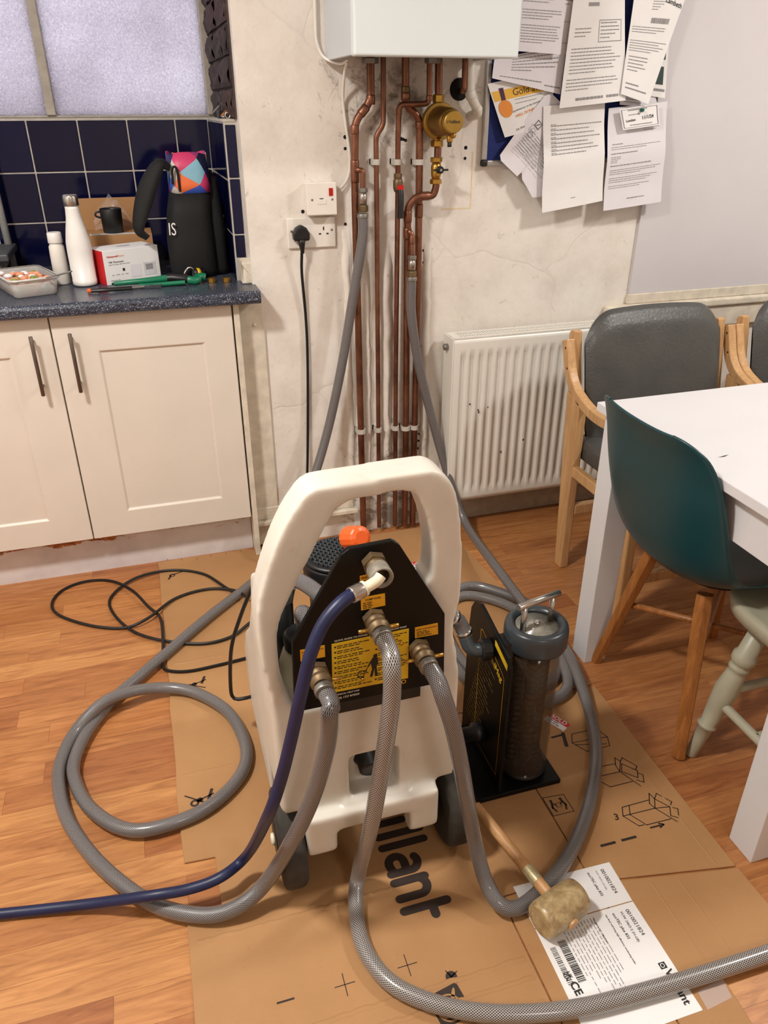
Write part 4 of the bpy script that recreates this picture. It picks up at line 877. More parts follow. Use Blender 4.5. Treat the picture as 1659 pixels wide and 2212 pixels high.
# red-and-white SOLD stickers
def sold(c, ang, where):
    M_ = Matrix.Translation((c[0], c[1], CT + .0004)) @ Matrix.Rotation(ang, 4, 'Z')
    t = thing('sold_sticker', 'small red and white SOLD sticker lying on the cardboard ' + where, 'sticker', (c[0], c[1], CT))
    def pr(pts, nm, mat, z0, z1, par): return MB().prism([M_ @ V(x, y, z0) for x, y in pts], (0, 0, z1 - z0)).build(nm, mat, par)
    b = pr([(-.030, -.016), (.030, -.016), (.030, .016), (-.030, .016)], 'backing', PAPER, 0, .0008, t)
    pr([(-.030, .001), (.030, .001), (.030, .016), (-.030, .016)], 'red_band', REDPRINT, .0008, .0011, t)
    Mx = M_ @ Matrix.Translation((0, 0, .0014))
    text_fit('SOLD', Mx @ V(-.022, .0035, 0), Mx @ V(.022, .0035, 0), (M_.to_3x3() @ V(0, 1, 0)), PAPER, t, bold=.015)
    m = MB(); words(m, M_ @ Matrix.Translation((-.02, 0, .0012)), .04, 2, .007, (.6, .9), .35, (.006, .014), .003); m.build('handwriting', INK, t)['kind'] = 'stuff'
sold((0.8399,1.2611,0.005), -1.1, 'behind the clear filter tube'); sold((0.7445,2.0606,0.005), -1.15, 'behind the black control panel')

# ================================================================ braided hoses, blue hose
def hose(name, label, pts, r=.0148, mat=None, step=.010):
    t = thing(name, label, 'hose', pts[0]); MB().tube(spline(pts, step), r, 18).build('braided_tube', mat or HOSE, t); return t
def clamp(t, c, d, r=.0165, L=.012, mat=None):
    c = V(c); d = V(d).normalized(); o = MB().lathe(c - d * L / 2, c + d * L / 2, [(0, r * .97), (L * .15, r), (L * .85, r), (L, r * .97)], 20).build('hose_clamp', mat or GREYMET, t)
    return o
CL, CC, CR, CTP = V((0.1814,0.985,0.5557)), V((0.2801,0.985,0.6412)), V((0.3599,0.985,0.5618)), V((0.2811,0.985,0.7484))
h1 = hose('flushing_hose', 'grey braided hose running from the leftmost pipe through the big floor loop to the machine', [(0.6349,2.3005,1.1046), (0.6317,2.2985,1.0299), (0.6021,2.3025,0.8679), (0.5592,2.3025,0.6523), (0.5033,2.2925,0.4408), (0.4359,2.2525,0.2826), (0.3638,2.1925,0.1851), (0.2882,2.2114,0.045), (0.2068,2.1199,0.021), (0.0411,1.9596,0.021), (-0.0992,1.809,0.021), (-0.1684,1.7334,0.021), (-0.2327,1.6645,0.02), (-0.2932,1.5625,0.02), (-0.32,1.4695,0.02), (-0.3158,1.4037,0.02), (-0.2847,1.3202,0.02), (-0.2228,1.2434,0.02), (-0.1544,1.2142,0.021), (-0.0472,1.2294,0.021), (0.0324,1.286,0.021), (0.0689,1.352,0.021), (0.0695,1.4385,0.021), (0.0402,1.5379,0.021), (-0.0339,1.629,0.022), (-0.1167,1.66,0.03), (-0.1992,1.6409,0.05), (-0.2598,1.6146,0.05), (-0.3208,1.5591,0.028), (-0.3503,1.4772,0.02), (-0.3505,1.4016,0.02), (-0.3267,1.2955,0.02), (-0.268,1.1762,0.02), (-0.1907,1.0705,0.02), (-0.1289,1.0141,0.021), (-0.0533,0.9751,0.025), (0.0068,0.9678,0.04), (0.0595,0.9763,0.075), (0.1126,0.945,0.2102), (0.1553,0.925,0.3417), (0.1804,0.915,0.4622), (0.1838,0.905,0.5353)] + [CL + V(.008, -.070, -.018), CL + V(0, -.040, 0)])
clamp(h1, CL + V(.001, -.050, -.003), (.05, -1, -.12)); clamp(h1, (0.6348,2.3005,1.0995), (0, 0, 1), .0168)
h2 = hose('flushing_hose', 'pale braided dump hose dropping from the middle connector across the white label', [CC + V(0, -.040, 0), CC + V(.006, -.072, -.016)] + [(0.2823,0.89,0.6121), (0.2801,0.885,0.5414), (0.265,0.885,0.4138), (0.2439,0.89,0.2579), (0.2389,0.9592,0.06), (0.2199,0.9191,0.024), (0.2111,0.8377,0.02), (0.2349,0.7643,0.02), (0.2823,0.7142,0.02), (0.3513,0.6723,0.02), (0.4324,0.6428,0.02), (0.5344,0.6204,0.021), (0.6651,0.6111,0.021), (0.7852,0.6062,0.021), (0.9233,0.6043,0.021), (1.061,0.6053,0.02)], mat=HOSE2)
clamp(h2, CC + V(.001, -.050, -.003), (.05, -1, -.12), mat=GREYMET)
h3 = hose('flushing_hose', 'grey braided hose running from the brass filter pipe round the clear tube to the machine', [(0.7875,2.2925,0.9088), (0.7892,2.2925,0.8), (0.8155,2.2965,0.646), (0.8681,2.2965,0.4466), (0.9245,2.2725,0.2401), (0.9656,2.18,0.0763), (0.9457,1.9121,0.08), (0.9601,1.7068,0.05), (0.9572,1.5509,0.045), (0.941,1.4124,0.04), (0.9079,1.3431,0.022), (0.8191,1.3199,0.021), (0.7445,1.3703,0.021), (0.6765,1.4577,0.021), (0.6731,1.6039,0.021), (0.7315,1.7745,0.021), (0.8168,1.8344,0.021), (0.9024,1.7783,0.023), (0.9555,1.6624,0.03), (0.9657,1.5208,0.024), (0.9266,1.4205,0.021), (0.8403,1.3746,0.021), (0.7668,1.4183,0.021), (0.7009,1.5001,0.021), (0.6964,1.6643,0.021), (0.7491,1.8206,0.021), (0.8519,1.8812,0.021), (0.9356,1.8163,0.023), (0.9854,1.7076,0.034), (0.9768,1.5334,0.05), (0.9578,1.3945,0.05), (0.9346,1.2809,0.024), (0.8948,1.1767,0.021), (0.8511,1.0968,0.021), (0.773,0.9947,0.021), (0.6965,0.918,0.021), (0.6274,0.8664,0.022), (0.5651,0.8347,0.02), (0.5121,0.8182,0.023), (0.4804,0.8292,0.035), (0.4669,0.8681,0.06), (0.4561,0.905,0.132), (0.431,0.895,0.2532), (0.4111,0.89,0.3582), (0.3924,0.893,0.4531), (0.3751,0.9,0.5182)] + [CR + V(.010, -.072, -.020), CR + V(0, -.040, 0)], mat=HOSE)
clamp(h3, CR + V(.001, -.050, -.003), (.05, -1, -.12)); clamp(h3, (0.7875,2.2925,0.9116), (0, 0, 1), .0168)
bh = thing('water_hose', 'blue rubber hose curving from the top connector out across the floor', 'hose', CTP)
MB().tube(spline([(0.2316,0.925,0.7357), (0.2095,0.915,0.73), (0.1816,0.905,0.7075), (0.1578,0.895,0.6646), (0.1375,0.89,0.5935), (0.1165,0.89,0.5045), (0.0945,0.895,0.4149), (0.0695,0.905,0.3311), (0.0338,1.0361,0.09), (-0.0198,1.0208,0.065), (-0.0824,1.0173,0.058), (-0.1592,1.0231,0.06), (-0.2671,1.0678,0.022), (-0.3715,1.0928,0.012), (-0.4725,1.1108,0.012), (-0.6855,1.1459,0.012), (-0.8899,1.1757,0.012)], .010), .0105, 14).build('rubber_tube', BLUEHOSE, bh)
a, b = V((0.2299,0.924,0.735)), V((0.2502,0.932,0.7367))
MB().lathe(a - (b - a) * .1, b, [(0, .0125), (.002, .0130), (.020, .0130), (.022, .0125)], 16).build('crimp_sleeve', STEEL, bh)
MB().tube(spline([b] + [(0.2606,0.93,0.7427), (0.2708,0.927,0.751), (0.2776,0.93,0.7569)], .004), .0088, 12).build('elbow', OLDWHITE, bh)
MB().lathe(b - (b - a).normalized() * .002, b + (b - a).normalized() * .003, [(0, .0125), (.005, .0125)], 14).build('elbow_collar', OLDWHITE, bh)

# ================================================================ power flushing machine
mc = thing('flushing_machine', 'milky white wheeled flushing machine with carry handle and black control panel', 'machine', (.285, 1.2, 0))
m = MB()
outer = [(0.1112,1,0.4449), (0.0945,1,0.5612), (0.0907,1,0.6377), (0.0978,1,0.699), (0.1186,1,0.7634), (0.1421,1,0.8165), (0.1686,1,0.8581), (0.1921,1,0.8793), (0.2262,1,0.8836), (0.2823,1,0.8848), (0.3564,1,0.8861), (0.3913,1,0.8837), (0.4196,1,0.854), (0.434,1,0.8003), (0.442,1,0.7219), (0.4426,1,0.6429), (0.4333,1,0.5843), (0.4375,1,0.5296), (0.4488,1,0.4612), (0.4471,1,0.4198)]
inner = [(0.144,1,0.4517), (0.126,1,0.5236), (0.1227,1,0.6025), (0.1298,1,0.652), (0.1523,1,0.7011), (0.1779,1,0.7507), (0.2012,1,0.7943), (0.226,1,0.8365), (0.2526,1,0.8523), (0.2909,1,0.8545), (0.3304,1,0.8558), (0.3517,1,0.851), (0.3628,1,0.8339), (0.3777,1,0.7941), (0.3872,1,0.7406), (0.3871,1,0.6912), (0.3785,1,0.6744), (0.3951,1,0.619), (0.4003,1,0.5382), (0.4006,1,0.4428)]
def fine(L):
    P = [V(p) for p in L]; P = [P[0] * 2 - P[1]] + P + [P[-1] * 2 - P[-2]]; o = []
    for i in range(1, len(P) - 2):
        p0, p1, p2, p3 = P[i - 1:i + 3]
        for k in range(4): t = k / 4; o.append(.5 * ((2 * p1) + (p2 - p0) * t + (2 * p0 - 5 * p1 + 4 * p2 - p3) * t * t + (3 * p1 - p0 - 3 * p2 + p3) * t ** 3))
    return o + [P[-2]]
outer = fine(outer); inner = fine(inner)
n = len(outer); y0, y1 = 1.0, 1.066
vs = [(p[0], y0, p[2]) for p in outer] + [(p[0], y0, p[2]) for p in inner] + [(p[0], y1, p[2]) for p in outer] + [(p[0], y1, p[2]) for p in inner]
fs = []
for i in range(n - 1): fs += [(i, i + 1, n + i + 1, n + i), (2 * n + i, 3 * n + i, 3 * n + i + 1, 2 * n + i + 1), (i, 2 * n + i, 2 * n + i + 1, i + 1), (n + i, n + i + 1, 3 * n + i + 1, 3 * n + i)]
fs += [(0, n, 3 * n, 2 * n), (n - 1, 3 * n - 1, 4 * n - 1, 2 * n - 1)][:0] + [(0, n, 3 * n, 2 * n), (n - 1, 2 * n + n - 1, 3 * n + n - 1, n + n - 1)]
m.add(vs, fs)
XA, XB = .110, .449
for a, b in (((XA, 1.0, .215), (.235, 1.07, .458)), ((.333, 1.0, .215), (XB, 1.07, .458)), ((.22, 1.0, .322), (.35, 1.07, .458)), ((.22, .99, .170), (.35, 1.07, .222)), ((.22, 1.05, .2), (.35, 1.08, .4))): m.box(a, b)
m.prism([(XA, y, z) for y, z in ((1.04, .215), (1.04, .44), (1.09, .36), (1.30, .315), (1.45, .285), (1.485, .25), (1.475, .07), (1.45, .055), (1.17, .055), (1.155, .215))], (XB - XA, 0, 0))
for x0, pf in ((.102, ((1.005, .22), (1.005, .60), (1.085, .70), (1.15, .66), (1.20, .56), (1.30, .44), (1.42, .34), (1.49, .25), (1.48, .10), (1.16, .10), (1.155, .22))), (.424, ((1.005, .22), (1.005, .52), (1.05, .54), (1.10, .47), (1.18, .39), (1.30, .35), (1.42, .31), (1.49, .25), (1.48, .10), (1.16, .10), (1.155, .22)))): m.prism([(x0, y, z) for y, z in pf], (.019, 0, 0))
m.box((.142, .972, .168), (.408, 1.03, .212))
for x0, x1 in ((.143, .203), (.349, .408)): m.prism([(x0, y, z) for y, z in ((.972, .20), (1.04, .20), (1.03, .125), (1.01, .104), (.985, .104), (.972, .12))], (x1 - x0, 0, 0))
tk = m.build('tank_body', POLY, mc)
md = tk.modifiers.new('remesh', 'REMESH'); md.mode = 'VOXEL'; md.voxel_size = .005; md.use_smooth_shade = True
md = tk.modifiers.new('smooth', 'SMOOTH'); md.factor = .5; md.iterations = 12
# wheels and axle
for x0 in (.092, .430):
    w = MB().lathe((x0, 1.048, .1), (x0 + .05, 1.048, .1), [(0, .062), (.002, .090), (.006, .096), (.012, .0985), (.038, .0985), (.044, .096), (.048, .090), (.05, .062)], 40).build('wheel', RUBBER, mc)
    MB().lathe((x0 - .003, 1.048, .1), (x0 + .053, 1.048, .1), [(0, .030), (.004, .050), (.052, .050), (.056, .030)], 28).build('hub', BLACKP, w)
    MB().lathe((x0 - .010, 1.048, .1), (x0 - .002, 1.048, .1), [(0, .006), (.002, .012), (.008, .012)], 14).build('axle_cap', OLDWHITE, w)
MB().cyl((.12, 1.048, .1), (.455, 1.048, .1), .008, n=12).build('axle', GREYMET, mc)
MB().lathe((.283, 1.052, .272), (.283, 1.010, .262), [(0, .030), (.012, .030), (.016, .024), (.036, .024), (.040, .018)], 20).build('drain_outlet', BLACKP, mc)
# black control panel
PY = .985
pl = [(0.14,0.99,0.4722), (0.144,0.99,0.6191), (0.2303,0.99,0.7699), (0.2423,0.99,0.7779), (0.3125,0.99,0.7808), (0.3256,0.99,0.7701), (0.4073,0.99,0.6203), (0.4112,0.99,0.4701)]
pn = MB().prism([(p[0], PY, p[2]) for p in pl], (0, .010, 0)).build('control_panel', BLACKG, mc, bevel=.0015)
MB().box((.20, .995, .44), (.37, 1.003, .50)).build('panel_bracket', BLACKP, mc)
YF = PY - .0005
def plab(px4, name, mat, par, lift=.0):
    return MB().prism([(p[0], YF - lift, p[2]) for p in px4], (0, -.0006, 0)).build(name, mat, par)
labs = (('WATER INLET', [(0.2587,0.985,0.7258), (0.2986,0.985,0.7278), (0.2986,0.985,0.7058), (0.2591,0.985,0.7046)]), ('DUMP HOSE', [(0.2595,0.985,0.684), (0.3001,0.985,0.6848), (0.3009,0.985,0.661), (0.2599,0.985,0.6594)]), ('SUPPLY & RETURN HOSE', [(0.3533,0.985,0.6046), (0.3942,0.985,0.6053), (0.3958,0.985,0.5815), (0.3537,0.985,0.5821)]), ('SUPPLY & RETURN HOSE', [(0.1557,0.985,0.6023), (0.1967,0.985,0.6033), (0.1965,0.985,0.5794), (0.1553,0.985,0.5795)]))
for s, q in labs:
    l = plab(q, 'warning_label', AMBER, pn); a, b = V(q[0]), V(q[1]); d = (b - a); dn = V(q[3]) - a
    aa = a + d * (.18 if s == 'DUMP HOSE' else .05) + dn * .30; bb = a + d * (.82 if s == 'DUMP HOSE' else .95) + dn * .30
    text_fit(s, (aa.x, YF - .0009, aa.z), (bb.x, YF - .0009, bb.z), (0, 0, 1), INK, l, bold=.02)
    M_ = frame((a.x, YF - .0010, a.z), (d.x, 0, d.z), (dn.x * -1, 0, -dn.z)); mm = MB(); words(mm, M_ @ Matrix.Translation((.003, -.40 * dn.length, 0)), d.length * .8, 4, dn.length * .135, (.5, .9), .45, (.004, .010), .0015); mm.build('label_print', BROWNINK, l)['kind'] = 'stuff'
gq = [(0.2084,0.985,0.6025), (0.3425,0.985,0.605), (0.3423,0.985,0.4978), (0.2063,0.985,0.4993)]
gp = plab(gq, 'instruction_plate', YELLOW, pn); a, b, dd = V(gq[0]), V(gq[1]), V(gq[3])
xd = (b - a); dn = dd - a
M_ = frame((a.x, YF - .0010, a.z), (xd.x, 0, xd.z), (-dn.x, 0, -dn.z))
mm = MB()
for c0, w_ in ((.004, xd.length * .45), (xd.length * .56, xd.length * .40)):
    for r_ in range(9): words(mm, M_ @ Matrix.Translation((c0 + .005, -dn.length * (.045 + r_ * .104), 0)), w_, 2, dn.length * .038, (.6, 1), .45, (.004, .011), .0018, rnd=random.Random(r_))
    for r_ in range(9):
        y = -dn.length * (.075 + r_ * .104); mm.add([M_ @ V(c0 + x, y + z, 0) for x, z in ((0, -.0016), (.0034, -.0016), (.0034, .0016), (0, .0016))], [(0, 1, 2, 3)])
mm.build('instruction_print', BROWNINK, gp)['kind'] = 'stuff'
# pictogram of an operator pulling the machine
c = (0.2808,0.985,0.5395); M2 = frame((c[0], YF - .0013, c[2]), (1, 0, 0), (0, 0, 1)); mm = MB(); disc(mm, M2, (.002, .022), .0038, 14)
for pts in ([(-.003, .019), (.006, .019), (.007, .006), (.004, -.002), (.006, -.020), (.010, -.022), (.001, -.022), (.0, -.004), (-.003, -.021), (-.008, -.022), (-.004, -.004), (-.006, .008)], [(-.004, .018), (-.010, .006), (-.012, .002), (-.010, .001), (-.006, .008)]): mm.add([M2 @ V(x, y, 0) for x, y in pts], [tuple(range(len(pts)))])
for p, q in (((-.011, .002), (-.020, -.018)), ((-.020, -.018), (-.030, -.014)), ((-.030, -.014), (-.026, -.004)), ((-.026, -.004), (-.014, -.006)), ((-.030, -.014), (-.024, -.021))): line(mm, M2, p, q, .0012)
disc(mm, M2, (-.021, -.020), .003, 12); mm.build('operator_pictogram', INK, gp)['kind'] = 'stuff'
def pt(s, a, b, mat=None, bold=.0): text_fit(s, (a[0], YF - .0004, a[2]), (b[0], YF - .0004, b[2]), (0, 0, 1), mat or WHITEPL, pn, bold=bold)
pt('QUICK GUIDE TO POWER FLUSHING  CLEARFLOW PUMP', (0.2132,0.985,0.6061), (0.3383,0.985,0.6088), bold=.015)
pt('TECHNICAL HELP LINE', (0.2044,0.985,0.4915), (0.2537,0.985,0.4922), bold=.015); pt('+44 (0) 1727 875020', (0.2058,0.985,0.4829), (0.2536,0.985,0.4839), bold=.015)
pt('KAMCO', (0.2972,0.985,0.4862), (0.339,0.985,0.4881), AMBER, bold=.02)
for px in [(0.3288,0.985,0.5769), (0.2599,0.985,0.5163)]: MB().lathe((px[0], YF, px[2]), (px[0], YF - .004, px[2]), [(0, .0035), (.003, .003), (.004, .0015)], 10).build('rivet', BRASS, pn)
# hose connectors
def connector(c, lugs=True):
    k = MB().lathe(c, c + V(0, -.1, 0), [(0, .0165), (.020, .0165), (.022, .0150), (.026, .0150), (.028, .0185), (.036, .0185), (.038, .0150), (.044, .0150)], 22).build('hose_connector', DULLBRASS, mc)
    nut(MB(), (0, 0, 0)); m = MB().lathe(c + V(0, -.002, 0), c + V(0, -.014, 0), [(0, .020), (.012, .020)], 6, smooth=False); m.build('hex_collar', DULLBRASS, k)
    if lugs:
        for s in (-1, 1): MB().cyl(c + V(s * .014, -.032, 0), c + V(s * .034, -.032, 0), .0034, n=10, ch=.0008).build('lug', BRASS, k)
    return k
connector(CL); connector(CC); connector(CR)
k = MB().lathe(CTP, CTP + V(0, -.1, 0), [(0, .0165), (.022, .0165), (.024, .015), (.028, .015)], 22).build('hose_connector', DULLBRASS, mc)
MB().lathe(CTP + V(0, -.001, 0), CTP + V(0, -.016, 0), [(0, .0205), (.015, .0205)], 6, smooth=False).build('hex_collar', DULLBRASS, k)
MB().lathe(CTP + V(0, -.024, 0), CTP + V(0, -.06, 0), [(0, .0165), (.002, .0185), (.026, .0185), (.028, .0160), (.022, .0125)], 22, cap=False).build('plastic_nut', DIRTYPL, k)
# pump with ribbed black lid, orange cap and finned motor behind the panel
pc_ = V(.288, 1.27, 0)
pb = MB().lathe((pc_.x, pc_.y, .40), (pc_.x, pc_.y, .70), [(0, .058), (.14, .060), (.145, .069), (.185, .070), (.192, .066)], 36).build('pump_housing', BLACKP, mc)
ld = MB().lathe((pc_.x, pc_.y, .590), (pc_.x, pc_.y, .61), [(0, .068), (.006, .068), (.009, .064), (.009, .056)], 36).build('pump_lid', BLACKP, pb)
m = MB()
for i in range(-5, 6):
    o = i * .0105; L = math.sqrt(max(0, .057 ** 2 - o * o))
    for d in ((1, 1), (1, -1)):
        dx, dy = d[0] / 1.414, d[1] / 1.414; cx_, cy_ = pc_.x - dy * o, pc_.y + dx * o
        m.obox((cx_, cy_, .6005), (dx, dy, 0), (-dy, dx, 0), (0, 0, 1), L, .0013, .0022)
m.build('lid_ribs', DARKGREY, ld)['kind'] = 'stuff'
oc = V((0.3189,1.24,0.6443))
m = MB(); dxy = V(.25, -.70, .35).normalized(); m.lathe(oc - dxy * .026, oc + dxy * .024, [(0, .021), (.003, .0245), (.044, .0235), (.047, .021), (.050, .014)], 14, smooth=False); m.build('orange_cap', ORANGE, mc, bevel=.001)
MB().lathe(oc - V(0, 0, .09), oc, [(0, .018), (.09, .018)], 16).build('filler_neck', BLACKP, mc)
mt = MB().cyl((.365, 1.30, .52), (.432, 1.30, .52), .050, n=24, ch=.004).build('motor', BLACKP, mc)
for i in range(5): MB().lathe((.372 + i * .012, 1.30, .52), (.375 + i * .012, 1.30, .52), [(0, .062), (.003, .062)], 24).build('cooling_fin', BLACKP, mt)
MB().lathe((.195, 1.17, .33), (.195, 1.17, .52), [(0, .052), (.10, .052), (.125, .044), (.135, .034)], 24).build('reservoir_neck', OLDWHITE, mc)
MB().lathe((.195, 1.17, .465), (.195, 1.17, .51), [(0, .038), (.003, .040), (.026, .040), (.032, .034)], 20).build('screw_cap', BLACKP, mc)
MB().tube(spline([(.200, 1.165, .49), (.192, 1.16, .545), (.196, 1.12, .56), (.225, 1.05, .52), (.26, 1.0, .49)], .006), .0155, 14).build('internal_hose', HOSE, mc)
MB().tube(spline([(.17, 1.25, .50), (.19, 1.24, .57), (.225, 1.16, .585), (.265, 1.06, .56), (.29, 1.0, .55)], .006), .0155, 14).build('internal_hose', HOSE, mc)
MB().cyl((.17, 1.25, .36), (.17, 1.25, .52), .020, n=16).build('elbow_fitting', BLACKP, mc)

# ================================================================ magnetic filter stand beside the machine
fs_ = thing('filter_stand', 'black magnetic filter stand with clear brown tube and steel T handle', 'filter', (.65, 1.19, CT))
MB().box((.545, 1.082, CT), (.752, 1.310, .018)).build('base_plate', BLACKG, fs_, bevel=.002)
fp = MB().prism([(.597, y, z) for y, z in ((1.088, .018), (1.088, .372), (1.100, .392), (1.225, .424), (1.245, .428), (1.275, .418), (1.292, .39), (1.302, .30), (1.305, .018))], (.008, 0, 0)).build('backing_plate', BLACKG, fs_, bevel=.0015)
XL = .5966
def yl(pts, w, mat, name, par=None):
    m = MB()
    for a, b in zip(pts, pts[1:]): line(m, frame((XL, 0, 0), (0, -1, 0), (0, 0, 1)), (-a[0], a[1]), (-b[0], b[1]), w)
    return m.build(name, mat, par or fp)
yl([(1.107, .33), (1.107, .055), (1.215, .055), (1.232, .075), (1.232, .37), (1.225, .375), (1.118, .338), (1.107, .33)], .0014, AMBER, 'label_border')
text_fit('CombiMag', (XL, 1.215, .343), (XL, 1.118, .312), (0, -.3, 1), YELLOW, fp, bold=.015)
m = MB(); words(m, frame((XL - .0003, 1.218, .325), (0, -1, -.3), (0, -.3, 1)), .095, 18, .0135, (.6, 1), .22, (.01, .03), .004); m.build('label_print', plain('dim_gold_print', (112, 88, 34), .5), fp)['kind'] = 'stuff'
MB().prism([(XL + .0002, 1.160, .3935), (XL + .0002, 1.098, .374), (XL + .0002, 1.098, .360), (XL + .0002, 1.160, .380)], (-.0006, 0, 0)).build('yellow_strip', YELLOW, fp)
ax, ay = .684, 1.150
tb = MB().lathe((ax, ay, .030), (ax, ay, .40), [(0, .0545), (.36, .0565)], 40, cap=False).build('clear_tube', SMOKE, fs_, thick=.003)
MB().lathe((ax, ay, .019), (ax, ay, .05), [(0, .050), (.004, .056), (.010, .056), (.014, .050)], 36).build('bottom_cap', BLACKP, fs_)
cp = MB().lathe((ax, ay, .375), (ax, ay, .44), [(0, .060), (.003, .066), (.010, .068), (.040, .068), (.050, .066), (.055, .061), (.055, .050), (.047, .047)], 40, cap=False).build('screw_ring', DARKGREY, fs_)
MB().lathe((ax, ay, .415), (ax, ay, .424), [(0, .049), (.004, .049), (.0055, .020), (.009, .019), (.0095, .006)], 30).build('top_disc', plain('scuffed_clear_acrylic', (150, 146, 134), .22, var=.25, vscale=70), fs_)
MB().lathe((ax, ay, .424), (ax, ay, .432), [(0, .007), (.004, .007), (.007, .004)], 12).build('dome_bolt', CHROME, fs_)
MB().cyl((ax - .053, ay - .012, .484), (ax + .053, ay + .012, .484), .0075, n=14, ch=.001).build('t_handle', STEEL, fs_)
for s in (-1, 1): MB().cyl((ax + s * .036, ay + s * .008, .420), (ax + s * .036, ay + s * .008, .480), .0065, n=12).build('handle_post', STEEL, fs_)
for s in (-1, 0, 1):
    k = MB(); pr = []; z = 0.0
    while z < .34: pr += [(z, .010), (z + .004, .0165), (z + .012, .0165), (z + .016, .010)]; z += .0165
    k.lathe((ax + s * .028, ay + abs(s) * .012 - .006, .046), (ax + s * .028, ay + abs(s) * .012 - .006, .40), pr, 14).build('magnet_rod', BLACKP, fs_)
for z in (.128, .263): MB().box((.605, ay - .012, z - .010), (ax - .054, ay + .012, z + .010)).build('clamp_block', STEEL, fs_)
MB().box((.605, ay - .02, .33), (ax - .060, ay + .02, .40)).build('top_block', BLACKP, fs_)
# grey elbow and short braided link between machine and filter
e1, e2, e3 = V(.597, 1.178, .357), V(.553, 1.180, .360), V(.541, 1.200, .396)
MB().lathe(e1, e2, [(0, .020), (.004, .024), (.022, .024), (.026, .019)], 16, smooth=False).build('union_nut', BLACKP, fs_)
MB().tube(rpath([e1, e2 + V(-.004, 0, 0), e3], .030), .0150, 16).build('elbow', DARKGREY, fs_)
lk = MB().tube([e3 + V(.003, -.003, -.006), e3 + V(-.004, .004, .014), e3 + V(-.012, .006, .030), e3 + V(-.024, .006, .042), e3 + V(-.055, .004, .046)], .0165, 16).build('link_hose', HOSE, fs_)
for c, d in ((e3 + V(0, 0, .003), (-.25, .2, 1)), (e3 + V(-.022, .006, .040), (-.8, .1, .5))): MB().lathe(V(c) - V(d).normalized() * .005, V(c) + V(d).normalized() * .005, [(0, .018), (.01, .018)], 18).build('hose_clamp', CHROME, lk)
e4 = V(.597, 1.19, .11); MB().lathe(e4, e4 + V(-.055, 0, 0), [(0, .020), (.004, .024), (.022, .024), (.026, .017), (.055, .017)], 16).build('union_nut', BLACKP, fs_)

# ================================================================ mallet
ml = thing('mallet', 'rawhide-headed mallet with pale wooden shaft resting on the product label', 'mallet', (.58, .785, CT))
h0, h1_ = V((0.5344,0.7679,0.043)), V((0.6322,0.7971,0.043))
d = (h1_ - h0).normalized(); L = (h1_ - h0).length
MB().lathe(h0, h1_, [(0, .0295), (.002, .0325), (.012, .0350), (L * .5, .0362), (L - .012, .0350), (L - .002, .0325), (L, .0295)], 36).build('head', RAWHIDE, ml)
hc = (h0 + h1_) / 2; g0 = V((0.5177,1.0334,0.062)); sd = (g0 - hc).normalized()
MB().tube([hc + sd * t for t in (-.039, 0, .05, .10, .16, (g0 - hc).length)], .0125, 16, rfun=lambda t: .0122 - .0006 * t, sy=.85).build('shaft', BEECHX, ml)
MB().tube([hc + sd * t for t in (.062, .075, .095)], .01245, 16, sy=.87).build('foil_label', FOILLAB, ml)

# ================================================================ dining table
tb_ = thing('dining_table', 'white square-legged dining table with a thick top', 'table', (1.5, 1.15, 0))
TX0, TX1, TY0, TY1, TZ = 1.005, 2.45, .775, 1.527, .75
MB().box((TX0, TY0, TZ - .022), (TX1, TY1, TZ)).build('tabletop', TABLEW, tb_, bevel=.002)
m = MB().box((TX0 + .036, TY0 + .034, .62), (TX0 + .056, TY1 - .034, TZ - .027)); m.build('apron', TABLEW, tb_, bevel=.001)
MB().box((TX1 - .056, TY0 + .034, .62), (TX1 - .036, TY1 - .034, TZ - .027)).build('apron', TABLEW, tb_, bevel=.001)
MB().box((TX0 + .056, TY1 - .056, .62), (TX1 - .056, TY1 - .036, TZ - .022)).build('apron', TABLEW, tb_, bevel=.001)
MB().box((TX0 + .056, TY0 + .036, .62), (TX1 - .056, TY0 + .056, TZ - .022)).build('apron', TABLEW, tb_, bevel=.001)
for x in (TX0 + .022, TX1 - .092):
    for y in (TY0 + .006, TY1 - .076): MB().box((x, y, 0.0003), (x + .066, y + .066, TZ - .0222)).build('leg', TABLEW, tb_, bevel=.002)
m = MB(); p = (1.0762,1.1632,0.751)
m.add([(p[0] - .012, p[1] - .002, TZ + .0003), (p[0] + .004, p[1] - .003, TZ + .0003), (p[0] + .020, p[1] + .004, TZ + .0003), (p[0] + .002, p[1] + .001, TZ + .0003)], [(0, 1, 2, 3)]); m.build('scratch', BROWNINK, tb_)

# ================================================================ grey vinyl armchairs
ac = thing('armchair', 'grey vinyl armchair with bent beech arms standing against the fluted radiator', 'armchair', (1.515, 1.85, 0), 'grey vinyl armchairs')
X0 = 1.205
def bent(path, x0, x1, th, name):
    P = rpath(path, .09, 8); m = MB(); vs = []; 
    for i, p in enumerate(P):
        a = P[max(0, i - 1)]; b = P[min(len(P) - 1, i + 1)]; t = (b - a).normalized(); nn = V(0, -t.z, t.y)
        for xx in (x0, x1):
            for s in (-1, 1): q = p + nn * th / 2 * s; vs.append((xx, q.y, q.z))
    fs = []
    for i in range(len(P) - 1):
        b = 4 * i; fs += [(b, b + 4, b + 5, b + 1), (b + 2, b + 3, b + 7, b + 6), (b, b + 2, b + 6, b + 4), (b + 1, b + 5, b + 7, b + 3)]
    e = 4 * (len(P) - 1); fs += [(0, 1, 3, 2), (e, e + 2, e + 3, e + 1)]
    return m.add(vs, fs).build(name, BEECH, ac, bevel=.004, seg=2)
